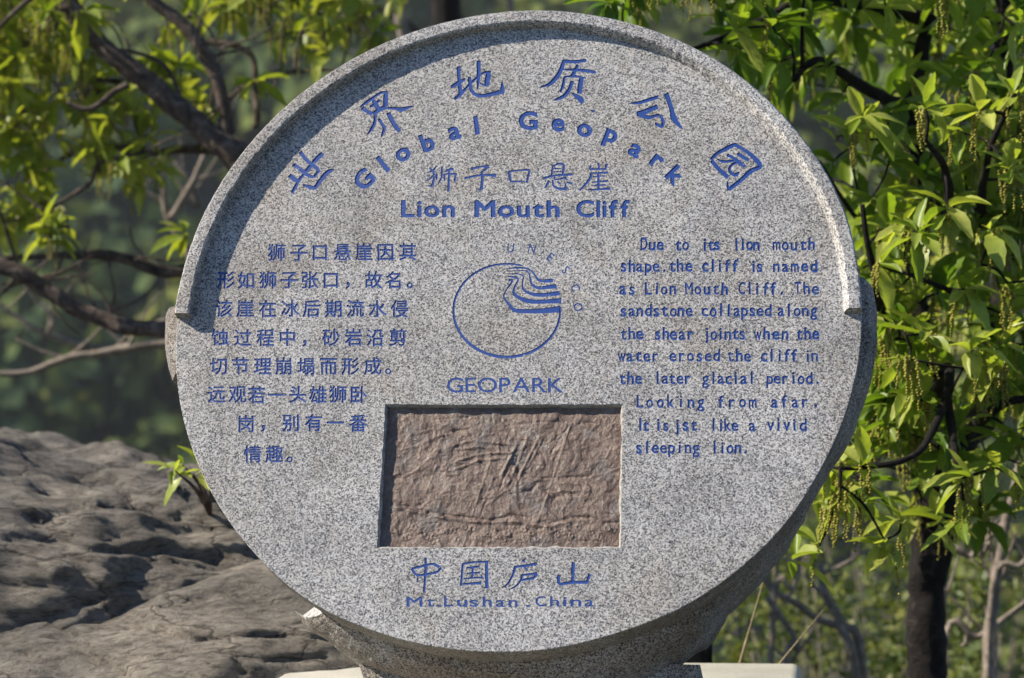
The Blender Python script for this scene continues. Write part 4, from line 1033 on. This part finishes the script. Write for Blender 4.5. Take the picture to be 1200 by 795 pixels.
# young shoot between boulder and sign
c = P(212, 548, 5.0); rt = empty("oak_shoot", (c.x + .03, c.y + .12, c.z - .12), "few bright green leaves sprouting between the boulder and the sign", "plant")
lm, km, wm = MB(), MB(), MB(); rr = random.Random(4); o = Vector((c.x + .03, c.y + .12, c.z - .12))
for px, py in ((205, 552), (214, 545), (226, 556), (236, 550), (216, 560)):
    q = P(px, py, 5.0 + rr.uniform(-.04, .04)) - o; p, rd = smooth_path([Vector((0.02, 0, 0)), q * .6 + Vector((.02, 0, 0)), q], [.004, .003, .002], 4); wm.tube(p, rd, 5); cluster(lm, km, q, .062, rr, 0, 3, rr.uniform(.7, 1), Vector((-.6, -.5, .5)).normalized())
wm.build("stems", BARK, rt); lm.build("leaves", LEAF, rt)
# dry grass stalks beside the plinth
for (x0, y0, x1, y1, lab) in ((872, 760, 894, 683, "short straw stalk right of the plinth"), (912, 780, 965, 715, "thin straw stalk leaning right beyond the plinth")):
    a, b = P(x0, y0, 4.9), P(x1, y1, 4.9); d = (a - b).normalized(); ft = a + d * ((a.z - ground_z(a.x, a.y)) / max(.2, -d.z)); m = MB(); m.tube([Vector((0, 0, 0)), (a - ft), (b - ft)], [.0032, .0028, .0012], 5, .5)
    ob = m.build("straw_stalk", STRAW); ob.location = ft; setp(ob, lab, "grass stalk")

# ------------------------------------------------------------------ far wooded hillside: one mass of crowns
r = random.Random(77); fm = MB()
quad = [(-.5, -.5, 0), (.5, -.5, .1), (.5, .5, 0), (-.5, .5, .1)]
def far_crown(c, R, n, tint):
    for i in range(n):
        while True:
            q = Vector((r.uniform(-1, 1), r.uniform(-1, 1), r.uniform(-.8, 1)))
            if .45 < q.length < 1: break
        k = 1 + .35 * noise.noise(q * 2.2 + c)
        pos = c + Vector((q.x * R, q.y * R, q.z * R * 1.15)) * k
        d = (q + Vector((r.uniform(-1, 1), r.uniform(-1, 1), r.uniform(-1, 1))) * .7).normalized(); X, Y, Z = basis(d, Vector((.1, .2, 1)))
        s = R * r.uniform(.16, .34); t = min(1, max(0, tint + r.uniform(-.15, .15)))
        fm.add([pos + (Y * a[0] + Z * a[1]) * s + X * a[2] * s for a in quad], [(0, 1, 2, 3)], t)
cnt = 0
for i in range(860):
    y = r.uniform(34, 150); half = y * .5; x = r.uniform(-half, half); R = r.uniform(1.4, 3.2) * (.75 + y / 220)
    zt = ground_z(x, y) + R * 1.1
    py = 397 - (zt - CAMZ) / y * FPX
    if py > 1100 or py < -700: continue
    lum = noise.noise(Vector((x * .07, y * .05, 2)))
    far_crown(Vector((x, y, zt)), R, 150, .32 + .75 * lum + r.uniform(-.22, .30)); cnt += 1
fo = fm.build("distant_forest", FOREST, None, False); setp(fo, "blurred dark green wood covering the far hillside behind everything", "forest", None, "stuff")
print("forest crowns", cnt, "contours", len(CL), "cdt tris", len(T))

# ------------------------------------------------------------------ thin spring haze round the whole scene
hm = bpy.data.materials.new("haze_air"); hm.use_nodes = True; hn = hm.node_tree; hn.nodes.remove(hn.nodes["Principled BSDF"])
pv = hn.nodes.new("ShaderNodeVolumePrincipled"); pv.inputs["Density"].default_value = 0.0004; pv.inputs["Color"].default_value = (0.86, 0.91, 1, 1); pv.inputs["Anisotropy"].default_value = 0.2
hn.links.new(pv.outputs[0], hn.nodes["Material Output"].inputs["Volume"])
zlo = min(v[2] for v in gv) - 1; zhi = max(v[2] for v in gv) + 25
hv = [(x, y, z) for z in (zlo, zhi) for y in (-26, 213) for x in (-81, 81)]
hz = mesh("haze", hv, [(0, 2, 3, 1), (4, 5, 7, 6), (0, 1, 5, 4), (2, 6, 7, 3), (0, 4, 6, 2), (1, 3, 7, 5)], hm); setp(hz, "thin bluish haze paling the far hillside", None, None, "stuff")
